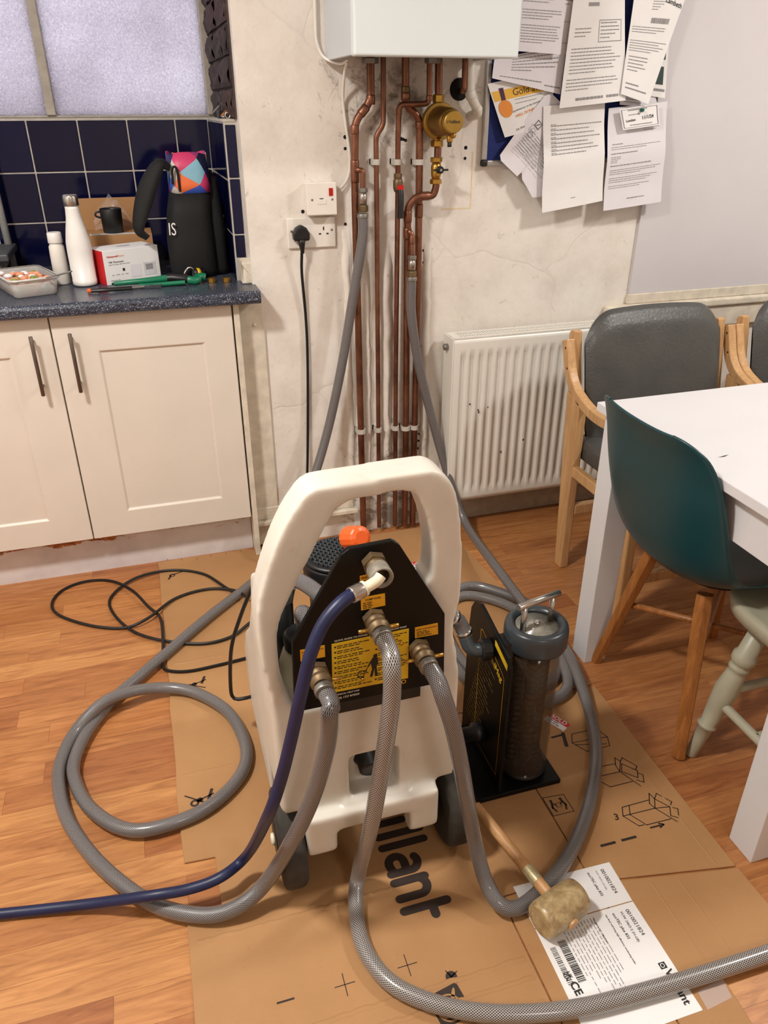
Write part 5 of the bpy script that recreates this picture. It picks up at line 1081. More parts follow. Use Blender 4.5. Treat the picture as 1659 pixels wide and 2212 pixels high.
for x0 in (X0, X0 + .590):
    bent([(x0, 2.055, .748), (x0, 2.005, .615), (x0, 1.86, .565), (x0, 1.50, .60)], x0, x0 + .030, .030, 'arm')
    MB().prism([(x0, y, z) for y, z in ((1.918, .0003), (1.958, .0003), (2.005, .60), (1.925, .585))], (.030, 0, 0)).build('rear_leg', BEECH, ac, bevel=.004)
    MB().prism([(x0, y, z) for y, z in ((1.575, .0003), (1.612, .0003), (1.655, .578), (1.595, .584))], (.030, 0, 0)).build('front_leg', BEECH, ac, bevel=.004)
    MB().box((x0 + .004, 1.64, .34), (x0 + .026, 1.95, .375)).build('side_rail', BEECH, ac, bevel=.003)
    for y, z in ((2.040, .726), (2.018, .668)): MB().cyl((x0 - .0004, y, z), (x0 + .001, y, z), .0035, n=10).build('bolt_hole', HOLE, ac)
for x0 in (X0 + .032, X0 + .558):
    MB().prism([(x0, y, z) for y, z in ((1.975, .36), (2.005, .36), (2.085, .758), (2.075, .772), (2.055, .772))], (.029, 0, 0)).build('upright', BEECH, ac, bevel=.004)
MB().box((X0 + .03, 1.60, .12), (X0 + .59, 1.63, .155)).build('stretcher', BEECH, ac, bevel=.003); MB().box((X0 + .03, 1.92, .20), (X0 + .59, 1.945, .235)).build('stretcher', BEECH, ac, bevel=.003)
# padded back: rounded slab with gently curved top
bx0, bx1 = X0 + .0625, X0 + .5565
def back(u, v):
    # u around the section (front->back), v across
    x = bx0 + (bx1 - bx0) * v; e = 2 * v - 1
    top = .838 - .016 * e * e - .075 * (max(0, abs(e) - .62) / .38) ** 2.4
    th = .056 * max(.012, 1 - abs(e) ** 12) ** .5; z0 = .44
    L = [(0, z0), (0, top - .05), (.25, top - .012), (.5, top), (.75, top - .008), (1, top - .04), (1, z0)]
    k = u * 6; i = min(5, int(k)); f_ = k - i; tt = L[i][0] + (L[i + 1][0] - L[i][0]) * f_; z = L[i][1] + (L[i + 1][1] - L[i][1]) * f_
    yc = 1.965 + (z - z0) * .235; bulge = .012 * (1 - e * e) * math.sin(PI * min(1, max(0, (z - z0) / (top - z0)))) 
    return V(x, yc + th * (tt - .5) - (bulge if tt < .5 else 0), z)
MB().grid(back, 24, 24).build('backrest', VINYL, ac, sub=1)
m = MB(); 
m.box((X0 + .034, 1.60, .385), (X0 + .556, 2.0, .455)); m.build('seat', VINYL, ac, bevel=.022, seg=4)
ac2 = copy_tree(ac, (.622, 0, 0)); ac2['label'] = 'grey vinyl armchair with bent beech arms standing beyond the radiator under the sill'

# ================================================================ teal shell chair
sh = thing('shell_chair', 'teal plastic shell chair with wooden legs tucked into the table end', 'chair', (1.15, 1.262, 0))
XC, YC = .960, 1.262
prof = [(-.030, .812, .120, .008), (-.027, .806, .150, .014), (-.022, .793, .176, .022), (-.013, .768, .198, .032), (-.002, .72, .215, .042), (.007, .66, .225, .050), (.020, .59, .230, .058), (.038, .52, .232, .066), (.070, .465, .230, .070), (.120, .437, .226, .066), (.19, .430, .222, .056), (.28, .434, .216, .044), (.36, .436, .206, .030), (.40, .428, .192, .014), (.415, .412, .176, .004)]
def shell(u, v):
    k = u * (len(prof) - 1); i = min(len(prof) - 2, int(k)); f_ = k - i
    P = [prof[max(0, i - 1)], prof[i], prof[i + 1], prof[min(len(prof) - 1, i + 2)]]
    c = [.5 * ((2 * P[1][j]) + (P[2][j] - P[0][j]) * f_ + (2 * P[0][j] - 5 * P[1][j] + 4 * P[2][j] - P[3][j]) * f_ ** 2 + (3 * P[1][j] - P[0][j] - 3 * P[2][j] + P[3][j]) * f_ ** 3) for j in range(4)]
    s = 2 * v - 1; x, z, hw, rise = c
    # tangent -> inward normal (towards the sitter)
    def tg(j): j = max(0, min(len(prof) - 2, j)); a, b = prof[j], prof[j + 1]; return V(b[0] - a[0], 0, b[1] - a[1]).normalized()
    t = (tg(i - 1).lerp(tg(i), min(1, f_ + .5)) if f_ < .5 else tg(i).lerp(tg(i + 1), f_ - .5)).normalized(); nrm = V(-t.z, 0, t.x)
    g = abs(s) ** 2.2; top = 0
    return V(XC + x, YC + hw * (s - .12 * s ** 3) * 1.06, z - .035 * top * abs(s) ** 3) + nrm * rise * g
MB().grid(shell, 52, 36).build('shell', TEAL, sh, thick=.0055)
MB().tube([shell(u / 60, 0) for u in range(61)], .0032, 8).build('edge_roll', TEAL, sh); MB().tube([shell(u / 60, 1) for u in range(61)], .0032, 8).build('edge_roll', TEAL, sh)
fx0, fy0 = 1.060, .190
for (x, y, tx, ty) in ((1.064, YC - .190, 1.115, YC - .100), (1.064, YC + .190, 1.115, YC + .100), (1.455, YC - .190, 1.335, YC - .100), (1.455, YC + .190, 1.335, YC + .100)):
    a, b = V(x, y, .001), V(tx, ty, .405); lg = MB(); dd = (b - a); lg.lathe(a, b, [(0, .0145), (.004, .0165), (dd.length * .9, .0215), (dd.length, .0205)], 6, smooth=False); lg.build('leg', OAK, sh, bevel=.002)
MB().lathe((1.225, YC, .40), (1.225, YC, .428), [(0, .11), (.028, .10)], 24).build('mount', BLACKP, sh)
for a, b in (((1.09, YC - .145, .235), (1.40, YC + .145, .235)), ((1.09, YC + .145, .222), (1.40, YC - .145, .222))): MB().cyl(a, b, .0085, n=8).build('cross_brace', OAK, sh)

# ================================================================ sage painted stool
sg = thing('painted_stool', 'sage green painted stool with turned legs under the table', 'stool', (1.27, .98, 0))
c = V(1.318, .985, 0)
m = MB(); N_ = 40; R = []
for k in range(N_):
    t = 2 * PI * k / N_; e = 2 / 3.2; R.append(((abs(math.cos(t)) ** e) * math.copysign(1, math.cos(t)), (abs(math.sin(t)) ** e) * math.copysign(1, math.sin(t))))
prs = [(.392, .188), (.396, .196), (.420, .200), (.430, .196), (.432, .185), (.424, .10), (.423, .001)]
vs = [(c.x + a * r, c.y + b * r * .93, z) for z, r in prs for a, b in R]; fs = [(i * N_ + k, i * N_ + (k + 1) % N_, (i + 1) * N_ + (k + 1) % N_, (i + 1) * N_ + k) for i in range(len(prs) - 1) for k in range(N_)] + [tuple(reversed(range(N_)))]
m.add(vs, fs, True); m.build('seat', SAGE, sg)
LP = [(0, .0125), (.004, .0135), (.06, .0160), (.095, .0185), (.098, .0225), (.104, .0225), (.108, .0175), (.16, .0235), (.215, .0275), (.262, .0215), (.270, .0185), (.274, .0235), (.282, .0235), (.286, .0195), (.291, .0235), (.298, .0275), (.314, .0275), (.320, .0225), (.41, .0195)]
legs = []
for sx_, sy_ in ((-1, -1), (-1, 1), (1, -1), (1, 1)):
    a = V(c.x - .026 + sx_ * .195, c.y + (.088 if sy_ > 0 else -.19), .001); b = V(c.x + sx_ * .135, c.y + (.062 if sy_ > 0 else -.12), .395); k = (b - a).length / .41
    MB().lathe(a, b, [(t * k, r) for t, r in LP], 20).build('leg', SAGE, sg); legs.append((a, b))
def at_(i, t): return legs[i][0].lerp(legs[i][1], t)
for i, j in ((0, 1), (2, 3)): MB().tube([at_(i, .42), at_(i, .42).lerp(at_(j, .42), .5), at_(j, .42)], .011, 12).build('stretcher', SAGE, sg)
MB().tube([at_(0, .42).lerp(at_(1, .42), .5), at_(2, .42).lerp(at_(3, .42), .5)], .011, 12).build('stretcher', SAGE, sg)
MB().tube([at_(1, .50), at_(3, .50)], .011, 12).build('stretcher', SAGE, sg)

# ================================================================ noticeboard and papers
nb = thing('noticeboard', 'blue felt noticeboard with aluminium frame behind the pinned papers', 'noticeboard', (1.3, D, 1.22))
NX0, NX1, NZ0, NZ1 = 1.027, 1.60, 1.222, 1.86
MB().box((NX0 + .012, D - .012, NZ0 + .012), (NX1 - .012, D - .001, NZ1 - .012)).build('felt', NAVYF, nb)
for a, b in (((NX0, D - .018, NZ0 + .016), (NX0 + .016, D - .001, NZ1 - .016)), ((NX1 - .016, D - .018, NZ0 + .016), (NX1, D - .001, NZ1 - .016)), ((NX0 + .016, D - .018, NZ0), (NX1 - .016, D - .001, NZ0 + .016)), ((NX0 + .016, D - .018, NZ1 - .016), (NX1 - .016, D - .001, NZ1))): MB().box(a, b).build('frame_rail', ALU, nb, bevel=.004, seg=3)
for x in (NX0 - .001, NX1 - .018):
    for z in (NZ0 - .002, NZ1 - .017): MB().box((x, D - .0195, z), (x + .019, D - .0005, z + .019)).build('corner_cap', BLACKP, nb, bevel=.005, seg=3)
class Sheet:
    def __init__(s, name, label, q, curl=.006, mat=None, cat='paper', fold=0.0):
        s.q = [V(p) for p in q]; s.curl = curl; s.fold = fold
        m = MB().grid(s.P, 12, 14); s.o = m.build(name, mat or PAPER); tag(s.o, label, cat); s.rows = MB()
    def P(s, u, v, lift=0.0):
        a = s.q[0].lerp(s.q[1], u).lerp(s.q[3].lerp(s.q[2], u), v)
        c = s.curl * (math.sin(PI * u) * .35 + .8 * v * v + .25 * math.sin(5 * v + u * 3) * v * (1 - v)) 
        if s.fold: c += .010 * max(0, 1 - abs(v - s.fold) / .3)
        return a + V(0, -c - lift, 0)
    def bar(s, u0, u1, v, h, dens=1.0, wl=(.02, .06), seed=None):
        r = random.Random(seed if seed is not None else int(v * 9973) + int(u0 * 77)); u = u0
        while u < u1 - .004:
            w = min(r.uniform(*wl), u1 - u)
            if r.random() < dens: s.rows.add([s.P(u, v, .0007), s.P(u + w, v, .0007), s.P(u + w, v + h, .0007), s.P(u, v + h, .0007)], [(0, 1, 2, 3)])
            u += w + .008
        return s
    def para(s, v0, n, dv, u0=.1, u1=.9, h=None, jit=.25):
        r = random.Random(int(v0 * 1000) + n)
        for i in range(n): s.bar(u0, u1 - (u1 - u0) * (r.random() * jit if i < n - 1 else r.uniform(.3, .6)), v0 + i * dv, h or dv * .27)
        return s
    def rect(s, u0, v0, u1, v1, mat=None, name='printed_block', n=5):
        m = MB()
        for i in range(n):
            a = u0 + (u1 - u0) * i / n; b = u0 + (u1 - u0) * (i + 1) / n; m.add([s.P(a, v0, .0006), s.P(b, v0, .0006), s.P(b, v1, .0006), s.P(a, v1, .0006)], [(0, 1, 2, 3)])
        o = m.build(name, mat or GREYINK, s.o); return o
    def box(s, u0, v0, u1, v1, w=.006):
        for a, b, c, d in ((u0, v0, u1, v0 + w), (u0, v1 - w, u1, v1), (u0, v0, u0 + w * 1.2, v1), (u1 - w * 1.2, v0, u1, v1)):
            n = 6
            for i in range(n):
                if c - a > d - b: p, q = a + (c - a) * i / n, a + (c - a) * (i + 1) / n; s.rows.add([s.P(p, b, .0007), s.P(q, b, .0007), s.P(q, d, .0007), s.P(p, d, .0007)], [(0, 1, 2, 3)])
                else: p, q = b + (d - b) * i / n, b + (d - b) * (i + 1) / n; s.rows.add([s.P(a, p, .0007), s.P(c, p, .0007), s.P(c, q, .0007), s.P(a, q, .0007)], [(0, 1, 2, 3)])
        return s
    def write(s, txt, u0, v0, u1, v1=None, mat=None, bold=.0, hs=1.0, name='lettering'):
        v1 = v0 if v1 is None else v1
        o = text(txt, 1.0, Matrix.Identity(4), mat or INK, None, name, bold=bold); me = o.data
        xs = [p.co.x for p in me.vertices]; x0, w = min(xs), max(xs) - min(xs)
        Lw = (s.P(u1, v1) - s.P(u0, v0)).length; ph = (s.P(u0, 0) - s.P(u0, 1)).length; k = Lw / w
        off = Vector((0, 0, 0))
        for p in me.vertices:
            t = (p.co.x - x0) / w; p.co = s.P(u0 + (u1 - u0) * t, v0 + (v1 - v0) * t - p.co.y * k * hs / ph, .0009)
        o.parent = s.o; return s
    def done(s, mat=None):
        if s.rows.f: s.rows.build('printed_text', mat or GREYINK, s.o)['kind'] = 'stuff'
        return s
# gold certificate
S = Sheet('certificate', 'gold award certificate with orange medal pinned on the blue board', [(1.0268,2.3365,1.4406), (1.2433,2.3385,1.4786), (1.2415,2.3385,1.3323), (1.0898,2.3345,1.3)], .006, cat='certificate')
S.rect(.02, .16, .98, .34, GOLDPRINT, 'gold_band'); S.write('Gold award', .33, .30, .95, None, BROWNINK, .0)
S.rect(.13, .12, .20, .36, PURPLE, 'medal_ribbon', 1)
m = MB(); m.add([S.P(.165 + .115 * math.cos(2 * PI * k / 24), .50 + .16 * math.sin(2 * PI * k / 24), .0012) for k in range(24)], [tuple(range(24))]); m.build('medal', ORPRINT, S.o)
S.write('Outstanding behaviour in the Summer Term', .10, .62, .90, .50); S.write('WELL DONE!', .30, .70, .66, .64, ORPRINT, .01); S.write('July 2024', .26, .93, .44, .91)
S.bar(.34, .8, .37, .012); S.bar(.34, .7, .44, .012); S.done()
# crumpled, torn-edged sheet
poly = [(1.2317,2.3325,1.4186), (1.2108,2.3315,1.4089), (1.1475,2.3315,1.3393), (1.0761,2.3265,1.2526), (1.0794,2.3245,1.2373), (1.1358,2.3215,1.1924), (1.1519,2.3245,1.2036), (1.1544,2.3225,1.1827), (1.1754,2.3215,1.1558), (1.1944,2.3225,1.1297), (1.2252,2.3265,1.1311), (1.2859,2.3315,1.1492), (1.2853,2.3325,1.294), (1.2739,2.3325,1.3881)]
m = MB(); cc = sum((V(p) for p in poly), V(0, 0, 0)) / len(poly); cc.y -= .004
vs = [cc] + [V(p) for p in poly]; m.add(vs, [(0, i, i % len(poly) + 1) for i in range(1, len(poly) + 1)], True); o = m.build('torn_sheet', PAPERG); tag(o, 'crumpled torn instruction sheet hanging askew below the certificate', 'paper')
m = MB(); a, b = V((1.1181,2.3155,1.2739)), V((1.2139,2.3155,1.1844)); up = V((1.185,2.3155,1.343)) - V((1.1181,2.3155,1.2739))
words(m, frame(a + up * .75, (b - a), up), (b - a).length * .95, 9, up.length * .085, (.8, 1), .28, (.01, .04), .004); m.build('printed_text', GREYINK, o)['kind'] = 'stuff'
m = MB(); M_ = frame(V((1.1906,2.3155,1.3331)), (b - a), up); 
for p, q in (((-.009, -.009), (.009, -.009)), ((.009, -.009), (.009, .009)), ((.009, .009), (-.009, .009)), ((-.009, .009), (-.009, -.009)), ((-.004, -.005), (.004, .005))): line(m, M_, p, q, .0022)
m.build('symbol_box', INK, o)['kind'] = 'stuff'
m = MB(); disc(m, frame(V((1.1656,2.3155,1.3072)), (b - a), up), (0, 0), .0085, 18, .0072); m.build('symbol_ring', INK, o)
# the pages
S = Sheet('letter_page', 'letter page with a signature line jutting out under the boiler corner', [(1.0407,2.3285,1.5017), (1.2681,2.3285,1.5427), (1.2593,2.3285,1.4138), (1.0345,2.3265,1.4544)], .004, PAPERG)
S.para(.05, 6, .095, .25, .98, jit=.2); S.bar(.1, .7, .80, .03); S.bar(.75, .98, .86, .03); S.done()
S = Sheet('letter_page', 'narrow strip of a page between the boiler letter and the long form', [(1.2072,2.3305,1.6913), (1.3046,2.3305,1.6945), (1.2679,2.3305,1.5161), (1.1731,2.3285,1.524)], .003)
S.box(.62, .55, .95, .85); S.para(.2, 3, .05, .45, .95); S.done()
S = Sheet('letter_page', 'grey appointment letter hanging beside the boiler casing', [(1.0441,2.3185,1.7157), (1.2472,2.3185,1.7126), (1.2387,2.3125,1.5148), (1.0356,2.3145,1.5246)], .006, PAPERG)
S.para(.30, 3, .035, .35, .95); S.para(.47, 4, .035, .35, .97); S.para(.66, 7, .035, .35, .97); S.done()
S = Sheet('letter_page', 'long white form with ruled rows hanging in the middle of the board', [(1.2705,2.3165,1.6918), (1.4271,2.3165,1.6969), (1.4719,2.3105,1.3978), (1.2482,2.3085,1.3771)], .008)
S.para(.36, 3, .03, .1, .45); S.box(.52, .30, .93, .48); S.para(.32, 5, .03, .55, .9); S.para(.52, 8, .028, .08, .93); S.para(.77, 4, .028, .06, .90); S.bar(.12, .88, .93, .022, .9)
S.bar(.30, .50, .16, .03, 1, (.01, .02)); S.done()
S = Sheet('letter_page', 'sheet with dark green blocks half hidden behind the council letter', [(1.5128,2.3365,1.6344), (1.6107,2.3365,1.6369), (1.6269,2.3325,1.4043), (1.5422,2.3325,1.413)], .004)
S.rect(.72, .40, .9, .56, GREENPR); S.rect(.5, .64, .86, .85, GREENPR); S.bar(.4, .95, .90, .03); S.done()
S = Sheet('letter_page', 'slanted council letter with a barcode and Lambeth heading', [(1.4636,2.3145,1.6979), (1.6489,2.3165,1.7043), (1.5492,2.3065,1.3877), (1.4488,2.3065,1.415)], .010)
S.write('Lambeth', .62, .165, .98, .215, INK, .012); S.para(.16, 4, .022, .38, .62, jit=.3)
r = random.Random(3); u = .42
while u < .82: w = r.choice((.006, .012, .018)); S.rows.add([S.P(u, .30, .0007), S.P(u + w, .30, .0007), S.P(u + w, .345, .0007), S.P(u, .345, .0007)], [(0, 1, 2, 3)]); u += w + r.choice((.006, .010))
S.para(.38, 3, .022, .05, .9); S.para(.50, 5, .022, .05, .95); S.para(.64, 5, .03, .08, .6); S.bar(.1, .5, .88, .012); S.bar(.1, .8, .92, .012); S.done()
S = Sheet('letter_page', 'scrap of printed paper between the council letter and the date slip', [(1.467,2.3325,1.4241), (1.5901,2.3325,1.4131), (1.6131,2.3305,1.3737), (1.4686,2.3305,1.3866)], .002, PAPERG)
S.para(.3, 3, .2, .1, .8); S.done()
S = Sheet('letter_page', 'white creased page of short paragraphs hanging lowest below the board', [(1.2079,2.3265,1.3833), (1.4149,2.3265,1.3942), (1.4363,2.3165,1.1145), (1.2237,2.3145,1.086)], .012, fold=.52)
for i, v in enumerate((.185, .225, .265, .305, .345, .38, .415, .45)): S.bar(.12, .95 - .3 * ((i * 37) % 10) / 10, v, .009); S.bar(.12, .20, v - .013, .007)
S.bar(.46, .53, .90, .008); S.done()
S = Sheet('letter_page', 'lilac-grey folded hospital letter hanging over the smooth board edge', [(1.4317,2.3285,1.3767), (1.6377,2.3285,1.3954), (1.6543,2.3145,1.105), (1.4443,2.3165,1.0836)], .012, PAPERG, fold=.48)
S.para(.22, 2, .02, .60, .95); S.bar(.08, .25, .345, .009); S.para(.375, 2, .02, .06, .95); S.bar(.06, .5, .435, .009); S.para(.47, 4, .018, .06, .22); S.bar(.06, .75, .555, .009); S.para(.60, 3, .02, .06, .97); S.para(.68, 3, .02, .06, .97); S.para(.76, 2, .02, .06, .97); S.bar(.38, .68, .90, .01); S.done()
S = Sheet('date_slip', 'small bordered slip with handwriting pinned by a green tack', [(1.458,2.3105,1.3741), (1.5927,2.3105,1.3902), (1.6049,2.3065,1.3301), (1.4763,2.3065,1.317)], .004)
S.box(.03, .06, .97, .94, .02); S.bar(.2, .7, .10, .05); S.bar(.2, .5, .32, .035); S.bar(.2, .8, .80, .04); S.write('11/1/24', .55, .62, .85, .60, INK, .02); S.write('London', .12, .66, .36, .64, INK, .02); S.done()
pt_ = (1.5328,2.3045,1.3714)
MB().lathe((pt_[0], pt_[1] + .002, pt_[2]), (pt_[0], pt_[1] - .012, pt_[2]), [(0, .002), (.002, .006), (.005, .004), (.010, .005), (.012, .0035)], 12).build('push_pin', plain('green_pin', (10, 92, 84), .3), S.o)

# ================================================================ things on the worktop
ZT = .9102
# lunch tub
lu = thing('lunch_tub', 'clear plastic tub of rice and salmon salad on the worktop', 'food tub', (-.33, 2.46, ZT))
c = V(-.335, 2.468, 0); A_ = math.radians(21); ux, uy = V(math.cos(A_), math.sin(A_), 0), V(-math.sin(A_), math.cos(A_), 0)
def rrect(hx, hy, r, z, n=5):
    out = []
    for sx_, sy_, a0 in ((1, 1, 0), (-1, 1, PI / 2), (-1, -1, PI), (1, -1, 1.5 * PI)):
        for k in range(n): t = a0 + PI / 2 * k / (n - 1); out.append(c + ux * (sx_ * (hx - r) + r * math.cos(t)) + uy * (sy_ * (hy - r) + r * math.sin(t)) + V(0, 0, z))
    return out
def loft(rings, name, mat, par, capb=True, capt=False, thick=0):
    m = MB(); n = len(rings[0]); vs = [p for r in rings for p in r]; fs = [(i * n + k, i * n + (k + 1) % n, (i + 1) * n + (k + 1) % n, (i + 1) * n + k) for i in range(len(rings) - 1) for k in range(n)]
    if capb: fs.append(tuple(reversed(range(n))))
    if capt: fs.append(tuple(range((len(rings) - 1) * n, len(rings) * n)))
    return m.add(vs, fs, True).build(name, mat, par, thick=thick)
loft([rrect(.054, .094, .014, ZT), rrect(.058, .098, .018, ZT + .004), rrect(.066, .108, .022, ZT + .048)], 'tub', CLEARPL, lu, thick=.0012)
loft([rrect(.066, .108, .022, ZT + .046), rrect(.071, .113, .024, ZT + .047), rrect(.071, .113, .024, ZT + .052), rrect(.066, .108, .022, ZT + .052)], 'rim', plain('milky_rim', (206, 202, 198), .35), lu, False)
rf_ = random.Random(6)
loft([rrect(.053, .093, .014, ZT + .0025), rrect(.057, .098, .018, ZT + .010), rrect(.062, .103, .020, ZT + .034)], 'food', FOOD, lu, True, True)
for i in range(46):
    u, v = rf_.uniform(-.048, .048), rf_.uniform(-.088, .088); p = c + ux * u + uy * v + V(0, 0, ZT + .034 + rf_.uniform(.0, .010)); kk = rf_.random()
    MB().sphere(p, rf_.uniform(.006, .011), 8, 6, (1.2, 1, .7)).build('food_piece', plain('salmon', (222, 150, 116), .5) if kk < .45 and 'salmon' not in MATS else (MATS['salmon'] if kk < .45 else (plain('courgette', (140, 146, 66), .5) if 'courgette' not in MATS else (MATS['courgette'] if kk < .8 else PAPER))), lu)
fk = MB().tube(spline([(-0.2667,2.3677,0.962), (-0.2428,2.3549,0.968), (-0.2129,2.3315,0.978), (-0.193,2.3194,0.984)], .006), .0022, 8); tag(fk.build('fork', STEEL), 'steel fork handle sticking out of the lunch tub', 'fork')
# small white bottle
sb = thing('medicine_bottle', 'small white plastic bottle with screw cap behind the white flask', 'bottle', (-.242, 2.548, ZT))
MB().lathe((-.242, 2.548, ZT), (-.242, 2.548, 1.2), [(0, .021), (.003, .0235), (.085, .0225), (.108, .0215), (.114, .018), (.118, .018)], 24).build('body', WHITEPL, sb)
MB().lathe((-.242, 2.548, ZT + .118), (-.242, 2.548, 1.2), [(0, .020), (.002, .021), (.028, .020), (.030, .018)], 24).build('screw_cap', BOTTLEW, sb)
# steel flask
fb = thing('drink_flask', 'tall white insulated flask with a steel cap on the worktop', 'flask', (-.176, 2.503, ZT))
MB().lathe((-.176, 2.503, ZT), (-.176, 2.503, 1.3), [(0, .024), (.003, .0335), (.008, .0350), (.018, .0355), (.0185, .0345), (.10, .0352), (.125, .0340), (.16, .0280), (.19, .0215), (.215, .0192), (.222, .0192)], 32).build('body', BOTTLEW, fb)
MB().lathe((-.176, 2.503, ZT + .222), (-.176, 2.503, 1.3), [(0, .0195), (.002, .0212), (.026, .0212), (.031, .0185), (.032, .010)], 28).build('cap', STEEL, fb)
# thermostat carton
tx = thing('thermostat_box', 'white and red thermostat carton on the worktop', 'box', (-.04, 2.56, ZT))
A_ = math.radians(27); d1, d2 = V(math.cos(A_), math.sin(A_), 0), V(-math.sin(A_), math.cos(A_), 0); o0 = V(-.1135, 2.474, ZT); Lw, Dw, Hh = .180, .10, .098
M_ = frame(o0, d1, d2)
MB().box((0, 0, 0), (Lw, Dw, Hh), M_).build('carton', PAPER, tx, bevel=.0008, seg=1)
MB().box((-.0006, .0005, .0005), (0, Dw - .0005, Hh - .0005), M_).build('red_side', REDPRINT, tx)
FMx = frame(o0 - d2 * .0005, d1, (0, 0, 1))
def ft(s, x0, z0, x1, mat, bold=0): text_fit(s, FMx @ V(x0, z0, 0), FMx @ V(x1, z0, 0), (0, 0, 1), mat, tx, bold=bold)
ft('Honeywell', .012, .078, .046, REDPRINT, .02); ft('Home', .048, .078, .066, ORPRINT); ft('T3R Thermostat', .014, .062, .062, INK, .012)
m = MB(); words(m, FMx @ Matrix.Translation((.014, .060, 0)), .07, 1, .006, (1, 1), .3, (.006, .012), .002); words(m, FMx @ Matrix.Translation((.02, .030, 0)), .06, 1, .006, (1, 1), .3, (.006, .012), .006); words(m, FMx @ Matrix.Translation((.014, .014, 0)), .03, 1, .005, (1, 1), .4, (.006, .012), .002); m.build('small_print', GREYINK, tx)['kind'] = 'stuff'
def fr(x0, z0, x1, z1, mat, nm, lift=0): MB().add([FMx @ V(x, z, lift + .0003) for x, z in ((x0, z0), (x1, z0), (x1, z1), (x0, z1))], [(0, 1, 2, 3)]).build(nm, mat, tx)
fr(.082, .014, .116, .050, PAPERG, 'receiver_picture'); fr(.126, .014, .166, .052, plain('picture_grey', (206, 206, 208), .5), 'thermostat_picture'); fr(.132, .030, .156, .047, GREYINK, 'screen_picture', .0003); fr(.056, .036, .063, .044, INK, 'phone_icon')
TM = frame(o0 + V(0, 0, Hh + .0004), d1, d2); MB().add([TM @ V(x, y, 0) for x, y in ((.075, .052), (.118, .052), (.118, .062), (.075, .062))], [(0, 1, 2, 3)]).build('top_print', GREYINK, tx)
# open parcel carton with black cup and film
pb_ = thing('parcel_box', 'open brown parcel box with raised flap behind the flask', 'box', (-.07, 2.74, ZT))
MB().box((-.178, 2.665, ZT), (.038, 2.80, 1.028)).build('carton', CARD, pb_, bevel=.0015)
MB().box((-.178, 2.801, 1.0), (.006, 2.806, 1.124)).build('raised_flap', CARD, pb_, bevel=.001)
MB().add([(-.150, 2.667, 1.0284), (.0, 2.667, 1.0284), (.0, 2.70, 1.0284), (-.150, 2.70, 1.0284)], [(0, 1, 2, 3)]).build('address_label', PAPER, pb_)
m = MB(); words(m, frame((-.145, 2.697, 1.0288), (1, 0, 0), (0, 1, 0)), .03, 4, .007, (1, 1), .4, (.003, .008), .002); m.build('label_print', INK, pb_)['kind'] = 'stuff'
cu = thing('black_cup', 'small black plastic cup standing on the brown parcel box', 'cup', (-.078, 2.70, 1.0288))
MB().lathe((-.078, 2.715, 1.0288), (-.078, 2.715, 1.2), [(0, .028), (.003, .031), (.070, .0335), (.072, .0325), (.070, .030), (.006, .028), (.0055, .001)], 28, cap=False).build('bowl', BLACKP, cu)
MB().tube(spline([(-.109, 2.712, 1.092), (-.122, 2.710, 1.090), (-.124, 2.709, 1.080), (-.110, 2.711, 1.074)], .004), .0032, 8).build('handle', BLACKP, cu)
r = random.Random(12); N_ = 10; pk = [[r.uniform(-.007, .007) for _ in range(N_ + 1)] for _ in range(N_ + 1)]
fm = MB().grid(lambda u, v: V(-.135 + .115 * u + .02 * (v - .5) * 0, 2.766 + pk[int(round(u * N_))][int(round(v * N_))], 1.0295 + .105 * v * (1 - .75 * abs(2 * u - 1) ** 1.5) + pk[int(round(v * N_))][int(round(u * N_))] * v), N_, N_, smooth=False)
tag(fm.build('plastic_film', FILM), 'crumpled clear plastic bag behind the black cup', 'plastic bag')
# cool bag
bg = thing('cool_bag', 'black cool bag with a bright harlequin top band by the tiled corner', 'bag', (.16, 2.60, ZT))
def sect(cx, cy, hx, hy, z, n=28, e=.55): return [V(cx + hx * math.copysign(abs(math.cos(t)) ** e, math.cos(t)), cy + hy * math.copysign(abs(math.sin(t)) ** e, math.sin(t)), z) for t in [2 * PI * k / n for k in range(n)]]
loft([sect(.153, 2.585, .070, .072, ZT), sect(.153, 2.585, .074, .078, ZT + .02), sect(.152, 2.585, .073, .075, ZT + .10), sect(.156, 2.585, .068, .068, ZT + .18), sect(.164, 2.585, .060, .058, ZT + .248)], 'body', BLACKF, bg, True, True)
m = MB(); nn = 40; rings = [(ZT + .244, .0612, .0585), (ZT + .27, .0605, .056), (ZT + .31, .059, .052), (ZT + .352, .058, .046)]
vs = []; uv = []
for zi, (z, hx, hy) in enumerate(rings):
    for k in range(nn + 1): t = 2 * PI * k / nn; vs.append(V(.166 + hx * math.copysign(abs(math.cos(t)) ** .55, math.cos(t)), 2.585 + hy * math.copysign(abs(math.sin(t)) ** .55, math.sin(t)), z + (.004 * math.sin(3 * t) if zi == 3 else 0))); uv.append((k / nn, zi / 3))
m.add(vs, [(i * (nn + 1) + k, i * (nn + 1) + k + 1, (i + 1) * (nn + 1) + k + 1, (i + 1) * (nn + 1) + k) for i in range(3) for k in range(nn)], True, uv); m.build('top_band', HARLEQ, bg, thick=.002)
loft([sect(.166, 2.585, .056, .044, ZT + .335), sect(.166, 2.585, .02, .02, ZT + .34)], 'lining', plain('pale_blue_lining', (120, 160, 176), .5), bg, False, True)
loft([sect(.228, 2.63, .034, .085, ZT), sect(.228, 2.63, .036, .09, ZT + .02), sect(.226, 2.63, .036, .085, ZT + .16), sect(.222, 2.64, .030, .07, ZT + .28), sect(.222, 2.64, .015, .05, ZT + .30)], 'side_pouch', BLACKF, bg, True, True)
